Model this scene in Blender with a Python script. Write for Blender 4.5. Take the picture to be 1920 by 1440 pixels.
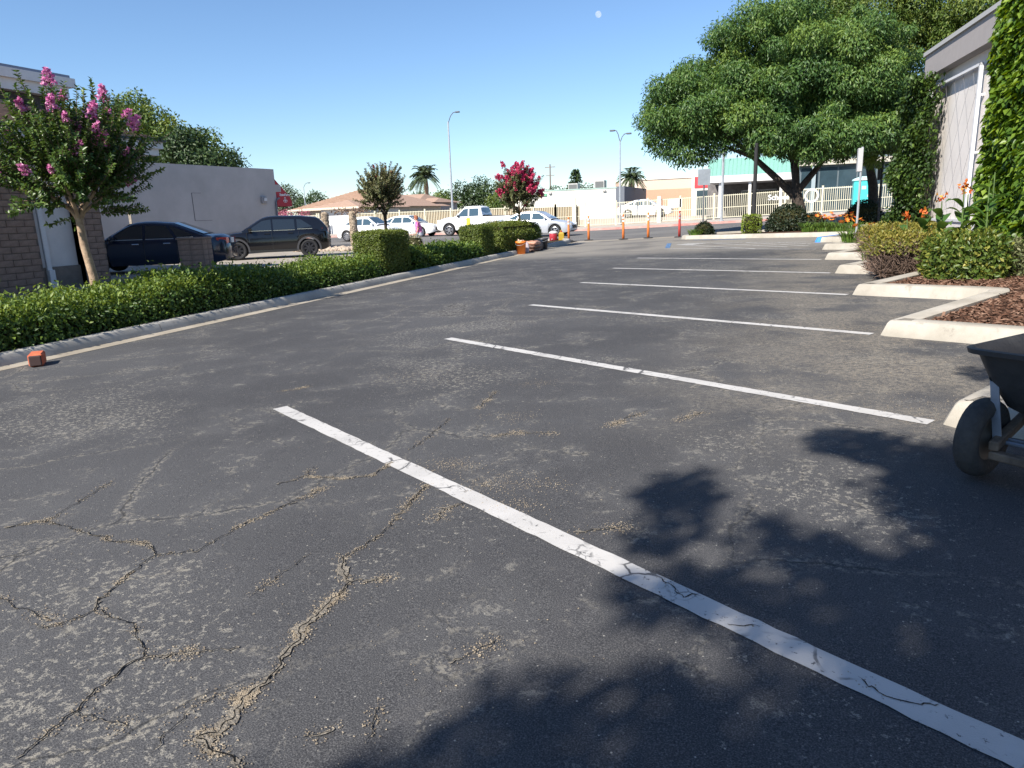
import bpy, bmesh, math, random
import numpy as np
from mathutils import Vector, Matrix

for o in list(bpy.data.objects):
    bpy.data.objects.remove(o)
SC = bpy.context.scene
COL = SC.collection

# ---------------------------------------------------------------- camera
cd = bpy.data.cameras.new('camera')
cd.sensor_width = 36.0
cd.lens = 24.94
cd.clip_start = 0.05
cd.clip_end = 6000.0
cam = bpy.data.objects.new('camera', cd)
COL.objects.link(cam)
ROT = Matrix(((0.937, -0.049, 0.345), (0.347, 0.229, -0.910), (-0.034, 0.972, 0.231)))
ROT = ROT.to_quaternion().normalized().to_matrix().to_4x4()
cam.matrix_world = Matrix.Translation((0, 0, 1.42)) @ ROT
SC.camera = cam

# ---------------------------------------------------------------- sky and sun
SUN_EL = math.radians(42.0)
SHX, SHY = 0.36, 0.933                       # horizontal direction in which shadows fall
to_sun = Vector((-SHX * math.cos(SUN_EL), -SHY * math.cos(SUN_EL), math.sin(SUN_EL)))
world = bpy.data.worlds.new('World')
SC.world = world
world.use_nodes = True
wn = world.node_tree.nodes
wl = world.node_tree.links
bg = wn['Background']
sky = wn.new('ShaderNodeTexSky')
sky.sky_type = 'NISHITA'
sky.sun_disc = False
sky.sun_elevation = SUN_EL
sky.sun_rotation = math.atan2(to_sun.x, to_sun.y)
sky.altitude = 90.0
sky.air_density = 1.0
sky.dust_density = 0.0
sky.ozone_density = 6.0
wl.new(sky.outputs['Color'], bg.inputs['Color'])
bg.inputs['Strength'].default_value = 0.092
sl = bpy.data.lights.new('sun', 'SUN')
sl.energy = 4.8
sl.angle = math.radians(0.53)
sl.color = (1.0, 0.94, 0.85)
sun = bpy.data.objects.new('sun', sl)
COL.objects.link(sun)
sun.rotation_euler = to_sun.to_track_quat('Z', 'Y').to_euler()
sun.location = (-20, -60, 60)
SC.view_settings.view_transform = 'Standard'
SC.view_settings.look = 'None'
SC.view_settings.exposure = 0.88
SC.view_settings.gamma = 1.0
SC.view_settings.use_curve_mapping = False

# ---------------------------------------------------------------- helpers
def tag(o, label=None, cat=None, group=None, kind=None):
    if label: o['label'] = label
    if cat: o['category'] = cat
    if group: o['group'] = group
    if kind: o['kind'] = kind
    return o

def empty(name, label, cat, loc=(0, 0, 0), rz=0.0, group=None):
    o = bpy.data.objects.new(name, None)
    o.empty_display_size = 0.2
    COL.objects.link(o)
    o.location = loc
    o.rotation_euler = (0, 0, rz)
    return tag(o, label, cat, group)

def link(name, me, parent=None, loc=None, rot=None, mat=None):
    o = bpy.data.objects.new(name, me)
    COL.objects.link(o)
    if mat is not None and not me.materials:
        me.materials.append(mat)
    if parent is not None:
        o.parent = parent
    if loc is not None: o.location = loc
    if rot is not None: o.rotation_euler = rot
    return o

def copy_tree(o, parent=None):
    c = o.copy()
    COL.objects.link(c)
    c.parent = parent
    for ch in list(o.children):
        copy_tree(ch, c)
    return c

class MB:
    def __init__(self):
        self.v = []
        self.f = []
    def add(self, vs, fs):
        b = len(self.v)
        self.v.extend([tuple(p) for p in vs])
        self.f.extend([tuple(i + b for i in f) for f in fs])
        return self
    def box(self, a, b, rz=0.0, c=None):
        x0, y0, z0 = a; x1, y1, z1 = b
        vs = [(x0,y0,z0),(x1,y0,z0),(x1,y1,z0),(x0,y1,z0),(x0,y0,z1),(x1,y0,z1),(x1,y1,z1),(x0,y1,z1)]
        if rz:
            cx, cy = c if c else ((x0+x1)/2, (y0+y1)/2)
            s, k = math.sin(rz), math.cos(rz)
            vs = [(cx+(x-cx)*k-(y-cy)*s, cy+(x-cx)*s+(y-cy)*k, z) for x, y, z in vs]
        return self.add(vs, [(0,3,2,1),(4,5,6,7),(0,1,5,4),(1,2,6,5),(2,3,7,6),(3,0,4,7)])
    def tube(self, pts, rad, seg=8, caps=True):
        pts = [Vector(p) for p in pts]
        n = len(pts)
        if not hasattr(rad, '__len__'): rad = [rad] * n
        rings = []
        ref = Vector((0.31, 0.17, 0.93))
        for i, p in enumerate(pts):
            d = (pts[min(i+1, n-1)] - pts[max(i-1, 0)])
            if d.length < 1e-9: d = Vector((0, 0, 1))
            d.normalize()
            a = d.cross(ref)
            if a.length < 0.1: a = d.cross(Vector((1, 0, 0)))
            a.normalize(); b = d.cross(a)
            rings.append([p + (a*math.cos(2*math.pi*k/seg) + b*math.sin(2*math.pi*k/seg)) * rad[i] for k in range(seg)])
        vs = [q for r in rings for q in r]
        fs = []
        for i in range(n-1):
            for k in range(seg):
                k2 = (k+1) % seg
                fs.append((i*seg+k, (i+1)*seg+k, (i+1)*seg+k2, i*seg+k2))
        if caps:
            fs.append(tuple(range(seg)))
            fs.append(tuple((n-1)*seg+k for k in reversed(range(seg))))
        return self.add(vs, fs)
    def lathe(self, prof, seg=20, origin=(0,0,0), axis='Z'):
        vs, fs = [], []
        for r, h in prof:
            for k in range(seg):
                a = 2*math.pi*k/seg
                x, y = r*math.cos(a), r*math.sin(a)
                if axis == 'Z': q = (x, y, h)
                elif axis == 'Y': q = (x, h, y)
                else: q = (h, x, y)
                vs.append((q[0]+origin[0], q[1]+origin[1], q[2]+origin[2]))
        for i in range(len(prof)-1):
            for k in range(seg):
                k2 = (k+1) % seg
                fs.append((i*seg+k, i*seg+k2, (i+1)*seg+k2, (i+1)*seg+k))
        return self.add(vs, fs)
    def prism(self, poly, z0, z1, M=None):
        n = len(poly)
        vs = [(x, y, z0) for x, y in poly] + [(x, y, z1) for x, y in poly]
        if M is not None: vs = [M @ Vector(q) for q in vs]
        fs = [tuple(reversed(range(n))), tuple(range(n, 2*n))]
        for i in range(n):
            j = (i+1) % n
            fs.append((i, j, n+j, n+i))
        return self.add(vs, fs)
    def mesh(self, name, mat=None, smooth=False, bevel=0):
        me = bpy.data.meshes.new(name)
        me.from_pydata(self.v, [], self.f)
        if bevel or smooth:
            bm = bmesh.new(); bm.from_mesh(me)
            bmesh.ops.recalc_face_normals(bm, faces=bm.faces)
            if bevel:
                bmesh.ops.bevel(bm, geom=[e for e in bm.edges if len(e.link_faces) == 2 and e.calc_face_angle(0) > 0.6],
                                offset=bevel, segments=1, affect='EDGES')
            bm.to_mesh(me); bm.free()
        if mat: me.materials.append(mat)
        if smooth:
            for p in me.polygons: p.use_smooth = True
        me.update()
        return me
    def obj(self, name, mat, parent=None, smooth=False, bevel=0, loc=None, rot=None):
        return link(name, self.mesh(name, mat, smooth, bevel), parent, loc, rot)

def autosmooth(o, ang=40):
    me = o.data
    for p in me.polygons: p.use_smooth = True
    try:
        me.set_sharp_from_angle(angle=math.radians(ang))
    except Exception:
        pass
    return o

# ---------------------------------------------------------------- materials
MATS = {}
def mat(name, col, rough=0.6, metal=0.0, var=0.0, vscale=6.0, col2=None, bump=0.0, bscale=60.0, spec=0.5, coat=0.0, emit=None):
    if name in MATS: return MATS[name]
    m = bpy.data.materials.new(name)
    m.use_nodes = True
    nt = m.node_tree; N = nt.nodes; Lk = nt.links
    b = N['Principled BSDF']
    b.inputs['Roughness'].default_value = rough
    b.inputs['Metallic'].default_value = metal
    b.inputs['Specular IOR Level'].default_value = spec
    b.inputs['Coat Weight'].default_value = coat
    b.inputs['Base Color'].default_value = (*col, 1)
    tc = None
    if var or col2 or bump:
        tc = N.new('ShaderNodeTexCoord')
    if var or col2:
        nz = N.new('ShaderNodeTexNoise')
        nz.inputs['Scale'].default_value = vscale
        nz.inputs['Detail'].default_value = 6
        nz.inputs['Roughness'].default_value = 0.65
        Lk.new(tc.outputs['Object'], nz.inputs['Vector'])
        rp = N.new('ShaderNodeValToRGB')
        a = col2 if col2 else tuple(max(0, c*(1-var)) for c in col)
        c = col if col2 else tuple(min(1, q*(1+var)) for q in col)
        rp.color_ramp.elements[0].position = 0.36; rp.color_ramp.elements[0].color = (*a, 1)
        rp.color_ramp.elements[1].position = 0.64; rp.color_ramp.elements[1].color = (*c, 1)
        Lk.new(nz.outputs['Fac'], rp.inputs['Fac'])
        Lk.new(rp.outputs['Color'], b.inputs['Base Color'])
    if bump:
        nz = N.new('ShaderNodeTexNoise')
        nz.inputs['Scale'].default_value = bscale
        nz.inputs['Detail'].default_value = 5
        Lk.new(tc.outputs['Object'], nz.inputs['Vector'])
        bp = N.new('ShaderNodeBump')
        bp.inputs['Strength'].default_value = bump
        bp.inputs['Distance'].default_value = 0.02
        Lk.new(nz.outputs['Fac'], bp.inputs['Height'])
        Lk.new(bp.outputs['Normal'], b.inputs['Normal'])
    MATS[name] = m
    return m

def leafmat(name, cols, rough=0.45, trans=0.3, spec=0.4):
    if name in MATS: return MATS[name]
    m = bpy.data.materials.new(name)
    m.use_nodes = True
    nt = m.node_tree; N = nt.nodes; Lk = nt.links
    b = N['Principled BSDF']; out = N['Material Output']
    b.inputs['Roughness'].default_value = rough
    b.inputs['Specular IOR Level'].default_value = spec
    at = N.new('ShaderNodeAttribute'); at.attribute_name = 'tint'
    rp = N.new('ShaderNodeValToRGB')
    el = rp.color_ramp.elements
    for i, c in enumerate(cols):
        pos = i / max(1, len(cols)-1)
        e = el[i] if i < 2 else el.new(pos)
        e.position = pos; e.color = (*c, 1)
    Lk.new(at.outputs['Fac'], rp.inputs['Fac'])
    Lk.new(rp.outputs['Color'], b.inputs['Base Color'])
    if trans:
        tr = N.new('ShaderNodeBsdfTranslucent')
        hs = N.new('ShaderNodeHueSaturation')
        hs.inputs['Hue'].default_value = 0.48; hs.inputs['Saturation'].default_value = 1.1; hs.inputs['Value'].default_value = 1.3
        Lk.new(rp.outputs['Color'], hs.inputs['Color']); Lk.new(hs.outputs['Color'], tr.inputs['Color'])
        mx = N.new('ShaderNodeMixShader'); mx.inputs['Fac'].default_value = trans
        Lk.new(b.outputs['BSDF'], mx.inputs[1]); Lk.new(tr.outputs['BSDF'], mx.inputs[2])
        Lk.new(mx.outputs['Shader'], out.inputs['Surface'])
    MATS[name] = m
    return m

# ---------------------------------------------------------------- leaves
def unit(a):
    return a / np.maximum(np.linalg.norm(a, axis=1, keepdims=True), 1e-9)

def leaf_mesh(name, P, A, Nn, L, W, tint, material, fold=0.22):
    n = len(P)
    A = unit(A); B = unit(np.cross(A, Nn)); Nn = np.cross(B, A)
    L = np.broadcast_to(np.asarray(L, float).reshape(-1, 1), (n, 1)); W = np.broadcast_to(np.asarray(W, float).reshape(-1, 1), (n, 1))
    v = np.empty((n, 4, 3))
    v[:, 0] = P
    v[:, 1] = P + A*L*0.45 + B*W*0.5 + Nn*W*fold
    v[:, 2] = P + A*L - Nn*L*0.08
    v[:, 3] = P + A*L*0.45 - B*W*0.5 + Nn*W*fold
    idx = np.arange(n)[:, None]*4 + np.array([[0, 1, 2, 0, 2, 3]])
    me = bpy.data.meshes.new(name)
    me.vertices.add(n*4); me.loops.add(n*6); me.polygons.add(n*2)
    me.vertices.foreach_set('co', v.ravel())
    me.loops.foreach_set('vertex_index', idx.ravel().astype(np.int32))
    me.polygons.foreach_set('loop_start', np.arange(n*2, dtype=np.int32)*3)
    at = me.attributes.new('tint', 'FLOAT', 'FACE')
    at.data.foreach_set('value', np.repeat(np.clip(tint, 0, 1), 2).astype(np.float32))
    me.materials.append(material)
    me.update(calc_edges=True)
    return me

def rdir(rng, n):
    return unit(rng.normal(size=(n, 3)))

def clump_leaves(rng, clumps, dens, lsize, droop=0.5, flat=0.75, lw=0.42, bright=0.0):
    """leaves on the shells of many clumps; returns arrays for leaf_mesh"""
    Ps, As, Ns, Ts = [], [], [], []
    C = np.array([c[:3] for c in clumps]); Rr = np.array([c[3] for c in clumps])
    for i, c in enumerate(clumps):
        r = c[3]
        n = int(dens * 4 * math.pi * r * r)
        d = rdir(rng, n)
        rad = r * (0.5 + 0.62 * rng.random(n) ** 0.7)
        sc = np.array([1.0, 1.0, flat])
        p = C[i] + d * rad[:, None] * sc
        # uneven outline: lobes
        p += rng.normal(size=(n, 3)) * r * 0.13
        dist = np.linalg.norm((p[:, None, :] - C[None]) / sc, axis=2) / Rr[None]
        dist[:, i] = 9
        keep = dist.min(axis=1) > 0.62
        p = p[keep]; d = d[keep]
        m = len(p)
        a = unit(rdir(rng, m) * 0.9 + np.cross(d, rdir(rng, m)) * 0.4 + np.array([0, 0, -droop]) + d * 0.35)
        nn = unit(d * 1.0 + rdir(rng, m) * 0.55 + np.array([0, 0, 0.35]))
        Ps.append(p); As.append(a); Ns.append(nn)
        Ts.append(np.clip(rng.normal(0.5 + bright, 0.18, m) + rng.normal(0, 0.13) + 0.12 * d[:, 2], 0, 1))  # random tone per clump; lighter tops are shading painted into the tint
    return np.concatenate(Ps), np.concatenate(As), np.concatenate(Ns), np.concatenate(Ts)

def clump_crown(name, parent, rng, clumps, dens, ls, material, droop=0.5, flat=0.75, lw=0.42, bright=0.0):
    P, A, N, T = clump_leaves(rng, clumps, dens, ls, droop, flat, lw, bright)
    L = ls * (0.7 + 0.6 * rng.random(len(P)))
    me = leaf_mesh(name, P, A, N, L, L * lw, T, material)
    return link(name, me, parent)

def box_leaves(rng, x0, x1, y0, y1, ztop, zbot, dens, ls, lw=0.5, rough=0.05, faces='tnsew', up=0.6, tint=0.5, round_=0.0, toptint=0.0):
    """leaves spread over the faces of a clipped hedge; ztop/zbot are functions of x, y"""
    out = []
    def put(P, nrm):
        n = len(P)
        d = np.tile(np.array(nrm, float), (n, 1))
        P = P + d * rng.normal(0, rough, n)[:, None] + rng.normal(0, rough*0.5, (n, 3))
        a = unit(rdir(rng, n) + d * 0.45 + np.array([0, 0, up * 0.5]))
        nn = unit(d * 1.0 + rdir(rng, n) * 0.5 + np.array([0, 0, up*0.45]))
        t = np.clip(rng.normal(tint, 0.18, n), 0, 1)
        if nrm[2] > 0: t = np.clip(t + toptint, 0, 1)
        out.append((P, a, nn, t))
    zt = lambda x, y: np.array([ztop(a, b) for a, b in zip(x, y)])
    zb = lambda x, y: np.array([zbot(a, b) for a, b in zip(x, y)])
    hm = float(ztop((x0+x1)/2, (y0+y1)/2) - zbot((x0+x1)/2, (y0+y1)/2))
    for f in faces:
        if f == 't':
            n = int(dens*(x1-x0)*(y1-y0)); x = rng.uniform(x0, x1, n); y = rng.uniform(y0, y1, n)
            z = zt(x, y)
            if round_:
                e = np.minimum.reduce([x-x0, x1-x, y-y0, y1-y]); z = z - round_*np.clip(1-e/round_, 0, 1)**2
            put(np.stack([x, y, z], 1), (0, 0, 1))
        else:
            ln = (x1-x0) if f in 'ns' else (y1-y0)
            n = int(dens*ln*max(hm, 0.1)); u = rng.random(n); w = rng.random(n)
            if f == 's': x = x0+u*(x1-x0); y = np.full(n, y0); nr = (0, -1, 0)
            if f == 'n': x = x0+u*(x1-x0); y = np.full(n, y1); nr = (0, 1, 0)
            if f == 'w': x = np.full(n, x0); y = y0+u*(y1-y0); nr = (-1, 0, 0)
            if f == 'e': x = np.full(n, x1); y = y0+u*(y1-y0); nr = (1, 0, 0)
            a = zb(x, y); b = zt(x, y)
            z = a + (b-a)*w
            if round_:
                q = np.clip((z-(b-round_))/round_, 0, 1)**2*round_
                x = x - np.array(nr)[0]*q; y = y - np.array(nr)[1]*q
            put(np.stack([x, y, z], 1), nr)
    return [np.concatenate([o[i] for o in out]) for i in range(4)]

# ---------------------------------------------------------------- terrain
def P(x, y):
    return 0.02908 * x + 0.01115 * y
def sstep(a, b, x):
    t = min(1.0, max(0.0, (x-a)/(b-a)))
    return t*t*(3-2*t)
def G(x, y):
    """ground height outside the parking bay: street and neighbours"""
    p = P(min(x, 14.0), min(y, 60.0))
    if y < 32.0 and x < -9.0:
        return 0.10
    w = sstep(32.0, 46.0, y)
    fl = 0.10 + 0.09*w
    k = 0.08
    h = max(k-abs(p-fl), 0.0)/k
    return max(p, fl) + h*h*k*0.25

# ================================================================ surfaces
class NT:
    def __init__(self, name):
        self.m = bpy.data.materials.new(name); self.m.use_nodes = True
        self.t = self.m.node_tree; self.b = self.t.nodes['Principled BSDF']
        self.tc = self.t.nodes.new('ShaderNodeTexCoord')
    def n(self, kind, **kw):
        nd = self.t.nodes.new(kind)
        for k, v in kw.items(): setattr(nd, k, v)
        return nd
    def l(self, a, b): self.t.links.new(a, b)
    def noise(self, scale, detail=4, rough=0.6, vec=None, dim=None):
        nd = self.n('ShaderNodeTexNoise')
        nd.inputs['Scale'].default_value = scale; nd.inputs['Detail'].default_value = detail; nd.inputs['Roughness'].default_value = rough
        self.l(vec if vec else self.tc.outputs['Object'], nd.inputs['Vector'])
        return nd.outputs['Fac']
    def warp(self, scale, amt, vec=None):
        nd = self.n('ShaderNodeTexNoise'); nd.inputs['Scale'].default_value = scale; nd.inputs['Detail'].default_value = 3
        src = vec if vec else self.tc.outputs['Object']
        self.l(src, nd.inputs['Vector'])
        m1 = self.n('ShaderNodeVectorMath', operation='SUBTRACT'); self.l(nd.outputs['Color'], m1.inputs[0]); m1.inputs[1].default_value = (0.5, 0.5, 0.5)
        m2 = self.n('ShaderNodeVectorMath', operation='SCALE'); self.l(m1.outputs[0], m2.inputs[0]); m2.inputs['Scale'].default_value = amt
        m3 = self.n('ShaderNodeVectorMath', operation='ADD'); self.l(src, m3.inputs[0]); self.l(m2.outputs[0], m3.inputs[1])
        return m3.outputs[0]
    def voro(self, scale, feature='DISTANCE_TO_EDGE', vec=None, out='Distance'):
        nd = self.n('ShaderNodeTexVoronoi', feature=feature)
        nd.inputs['Scale'].default_value = scale
        self.l(vec if vec else self.tc.outputs['Object'], nd.inputs['Vector'])
        return nd.outputs[out]
    def ramp(self, f, a, b, lo=0.0, hi=1.0):
        nd = self.n('ShaderNodeMapRange'); nd.clamp = True
        nd.interpolation_type = 'SMOOTHSTEP'
        for k, v in zip(('From Min', 'From Max', 'To Min', 'To Max'), (a, b, lo, hi)): nd.inputs[k].default_value = v
        self.l(f, nd.inputs['Value'])
        return nd.outputs[0]
    def math(self, op, a, b=None, clamp=False):
        nd = self.n('ShaderNodeMath', operation=op); nd.use_clamp = clamp
        for i, q in enumerate((a, b)):
            if q is None: continue
            if isinstance(q, (int, float)): nd.inputs[i].default_value = q
            else: self.l(q, nd.inputs[i])
        return nd.outputs[0]
    def mix(self, f, a, b):
        nd = self.n('ShaderNodeMix', data_type='RGBA')
        if isinstance(f, (int, float)): nd.inputs['Factor'].default_value = f
        else: self.l(f, nd.inputs['Factor'])
        for s, q in (('A', a), ('B', b)):
            i = [k for k in nd.inputs if k.name == s and k.type == 'RGBA'][0]
            if isinstance(q, tuple): i.default_value = (*q, 1)
            else: self.l(q, i)
        return [k for k in nd.outputs if k.type == 'RGBA'][0]
    def bump(self, h, strength=0.5, dist=0.01):
        nd = self.n('ShaderNodeBump'); nd.inputs['Strength'].default_value = strength; nd.inputs['Distance'].default_value = dist
        self.l(h, nd.inputs['Height']); self.l(nd.outputs['Normal'], self.b.inputs['Normal'])
    def done(self, col, rough=0.85, spec=0.3):
        if isinstance(col, tuple): self.b.inputs['Base Color'].default_value = (*col, 1)
        else: self.l(col, self.b.inputs['Base Color'])
        self.b.inputs['Roughness'].default_value = rough
        self.b.inputs['Specular IOR Level'].default_value = spec
        MATS[self.m.name] = self.m
        return self.m

def asphalt_color(q, simple=False):
    big = q.noise(0.28, 3, 0.6)
    mid = q.noise(1.7, 3, 0.65)
    c = q.mix(q.ramp(big, 0.35, 0.68), (0.043, 0.043, 0.046), (0.066, 0.066, 0.069))
    c = q.mix(q.ramp(mid, 0.42, 0.75, 0, 0.5), c, (0.092, 0.091, 0.092))
    # aggregate grain
    gr = q.noise(200, 1, 0.7)
    c = q.mix(q.ramp(gr, 0.46, 0.76, 0, 0.65), c, (0.17, 0.165, 0.16))
    c = q.mix(q.ramp(gr, 0.24, 0.46, 0.75, 0.0), c, (0.014, 0.014, 0.016))
    if simple: return c, gr
    # ravelled tan flecks where the sealcoat has gone, clustered
    wv = q.warp(2.2, 0.34)
    area = q.ramp(q.noise(0.42, 2, 0.6, wv), 0.44, 0.66)
    fl = q.noise(30, 3, 0.8, q.warp(7, 0.05))
    thr = q.math('SUBTRACT', 0.682, q.math('MULTIPLY', area, 0.15))
    f = q.math('MULTIPLY', q.math('SUBTRACT', fl, thr), 26.0, True)
    fl2 = q.noise(8.5, 4, 0.78, wv)
    f2 = q.math('MULTIPLY', q.math('SUBTRACT', fl2, q.math('SUBTRACT', 0.665, q.math('MULTIPLY', q.ramp(mid, 0.45, 0.62), 0.10))), 18.0, True)
    f = q.math('MAXIMUM', f, q.math('MULTIPLY', f2, 0.55))
    f = q.math('MULTIPLY', f, q.ramp(gr, 0.30, 0.56, 0.15, 0.95))
    c = q.mix(f, c, (0.235, 0.22, 0.19))
    # scattered pale stones
    vn = q.n('ShaderNodeTexVoronoi', feature='F1'); vn.inputs['Scale'].default_value = 42
    q.l(q.tc.outputs['Object'], vn.inputs['Vector'])
    sep = q.n('ShaderNodeSeparateColor'); q.l(vn.outputs['Color'], sep.inputs[0])
    st = q.math('MULTIPLY', q.ramp(vn.outputs['Distance'], 0.10, 0.17, 1, 0), q.ramp(sep.outputs[0], 0.90, 0.93))
    c = q.mix(st, c, (0.33, 0.31, 0.27))
    # map cracking
    e1 = q.voro(0.62, vec=wv); e2 = q.voro(1.9, vec=wv)
    pres = q.ramp(big, 0.45, 0.58)
    pres2 = q.ramp(mid, 0.50, 0.62)
    k1 = q.math('MULTIPLY', q.ramp(e1, 0.001, 0.0055, 1, 0), pres)
    k2 = q.math('MULTIPLY', q.ramp(e2, 0.002, 0.010, 0.8, 0), pres2)
    crack = q.math('MAXIMUM', k1, k2)
    # pale dirt lies in and along some of the cracks
    d1 = q.math('MULTIPLY', q.ramp(e1, 0.012, 0.04, 1, 0), pres)
    d2 = q.math('MULTIPLY', q.ramp(e2, 0.02, 0.08, 1, 0), pres2)
    dirt = q.math('MULTIPLY', q.math('MAXIMUM', d1, d2), q.ramp(fl, 0.49, 0.58))
    c = q.mix(q.math('MULTIPLY', dirt, 0.65), c, (0.235, 0.215, 0.18))
    c = q.mix(q.math('MULTIPLY', crack, 0.6), c, (0.014, 0.014, 0.014))
    return c, gr

q = NT('asphalt')
c, h = asphalt_color(q)
# fine drifted grit against the sawtooth kerbs on the right
sx = q.n('ShaderNodeSeparateXYZ'); q.l(q.tc.outputs['Object'], sx.inputs[0])
near = q.ramp(sx.outputs['X'], -1.6, 0.9)
grit = q.math('MULTIPLY', near, q.math('MULTIPLY', q.ramp(q.noise(0.9, 3, 0.65), 0.36, 0.56), q.ramp(sx.outputs['Y'], 3.6, 5.6)))
grit = q.math('MULTIPLY', grit, q.ramp(h, 0.30, 0.62, 0.1, 0.9))
grit = q.math('MULTIPLY', grit, q.ramp(q.noise(24, 3, 0.75), 0.42, 0.58, 0.30, 1.0))
c = q.mix(grit, c, (0.25, 0.22, 0.175))
far = q.ramp(sx.outputs['Y'], 20.5, 24.0)
old = q.math('MULTIPLY', far, q.ramp(q.noise(0.5, 2, 0.6), 0.33, 0.52, 0.45, 1.0))
c = q.mix(old, c, q.mix(h, (0.15, 0.14, 0.125), (0.27, 0.245, 0.21)))
q.bump(h, 0.55, 0.006)
ASPHALT = q.done(c, 0.88, 0.25)

q = NT('street_asphalt')
c = q.mix(q.ramp(q.noise(0.25, 5), 0.35, 0.65), (0.105, 0.10, 0.098), (0.155, 0.147, 0.138))
c = q.mix(q.ramp(q.noise(120, 3), 0.45, 0.7, 0, 0.5), c, (0.24, 0.23, 0.21))
STREET = q.done(c, 0.9, 0.2)

def concrete(name, a, b, dirty=0.35):
    q = NT(name)
    c = q.mix(q.ramp(q.noise(1.4, 6, 0.65), 0.33, 0.67), a, b)
    c = q.mix(q.ramp(q.noise(160, 3), 0.5, 0.75, 0, 0.35), c, tuple(x*0.6 for x in a))
    c = q.mix(q.ramp(q.noise(5, 5, 0.7), 0.56, 0.75, 0, dirty), c, (0.12, 0.105, 0.085))
    q.bump(q.noise(90, 4), 0.25, 0.006)
    return q.done(c, 0.85, 0.3)
CURB_R = concrete('kerb_concrete_pale', (0.32, 0.29, 0.24), (0.44, 0.405, 0.345), 0.5)
CURB_L = concrete('kerb_concrete_grey', (0.33, 0.315, 0.285), (0.43, 0.41, 0.37), 0.45)
GUTTER = concrete('gutter_concrete', (0.27, 0.235, 0.185), (0.36, 0.32, 0.26), 0.55)
WALKC = concrete('sidewalk_concrete', (0.38, 0.33, 0.28), (0.47, 0.42, 0.36), 0.2)
LEFTC = concrete('driveway_concrete', (0.28, 0.245, 0.205), (0.36, 0.32, 0.27), 0.3)

q = NT('bark_mulch')
c = q.mix(q.ramp(q.noise(70, 4, 0.75), 0.36, 0.64), (0.035, 0.018, 0.012), (0.15, 0.085, 0.058))
q.bump(q.noise(55, 4), 0.9, 0.03)
MULCH = q.done(c, 0.95, 0.1)
q = NT('dry_earth')
c = q.mix(q.ramp(q.noise(0.3, 6), 0.35, 0.65), (0.20, 0.165, 0.115), (0.31, 0.265, 0.19))
c = q.mix(q.ramp(q.noise(12, 4), 0.5, 0.7, 0, 0.5), c, (0.14, 0.14, 0.07))
EARTH = q.done(c, 0.95, 0.1)
q = NT('planter_soil')
c = q.mix(q.ramp(q.noise(30, 5), 0.35, 0.65), (0.03, 0.024, 0.018), (0.09, 0.07, 0.05))
q.bump(q.noise(40, 4), 0.8, 0.03)
SOIL = q.done(c, 0.95, 0.1)

# painted stripes: worn through along cracks
def paint(name, colr, wear):
    q = NT(name)
    base, h = asphalt_color(q, True)
    wv = q.warp(9, 0.06)
    e = q.voro(4.2, vec=wv); e3 = q.voro(17, vec=wv)
    k = q.math('MULTIPLY', q.ramp(e, 0.012, 0.035, 1, 0), q.ramp(q.noise(3.1, 3), 0.47, 0.58))
    k3 = q.math('MULTIPLY', q.ramp(e3, 0.02, 0.07, 0.7, 0), q.ramp(q.noise(5.0, 3), 0.54, 0.66))
    w = q.ramp(q.noise(26, 6, 0.78), wear, wear+0.06)
    gone = q.math('MAXIMUM', q.math('MAXIMUM', k, k3), w)
    dirt = q.mix(q.ramp(q.noise(2.3, 5), 0.4, 0.7, 0, 0.5), colr, tuple(x*0.72 for x in colr))
    c = q.mix(q.math('MULTIPLY', gone, 0.9), dirt, base)
    q.bump(h, 0.3, 0.004)
    return q.done(c, 0.75, 0.3)
PAINT = paint('white_stripe_paint', (0.47, 0.455, 0.435), 0.59)
PAINT_OLD = paint('worn_white_paint', (0.44, 0.425, 0.40), 0.53)
PAINT_BLUE = paint('worn_blue_paint', (0.10, 0.22, 0.42), 0.49)

# ================================================================ ground sheets
def struct(o): o['kind'] = 'structure'; return o

def gridmesh(name, xs, ys, zf, material):
    xs = list(xs); ys = list(ys)
    vs = [(x, y, zf(x, y)) for y in ys for x in xs]
    n = len(xs)
    fs = [(j*n+i, j*n+i+1, (j+1)*n+i+1, (j+1)*n+i) for j in range(len(ys)-1) for i in range(n-1)]
    me = bpy.data.meshes.new(name); me.from_pydata(vs, [], fs); me.materials.append(material)
    for p in me.polygons: p.use_smooth = True
    return struct(link(name, me))

def base_z(x, y):
    if -12.5 < x < 12 and y < 34:
        return min(P(max(x, -10), y), G(x, y)) - 0.30
    if 32 <= y <= 57: return G(x, y) - 0.35
    return G(x, y) - 0.06
xs = [-1500, -600, -300, -160, -110] + list(np.arange(-80, -14, 4.0)) + list(np.arange(-14, 16, 1.0)) + [20, 28, 40, 60, 110, 300, 600, 1500]
ys = [-600, -150, -60, -30, -14] + list(np.arange(-10, 36, 1.0)) + list(np.arange(36, 64, 2.0)) + [70, 80, 100, 140, 220, 400, 900, 2600]
gridmesh('ground', xs, ys, base_z, EARTH)

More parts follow.
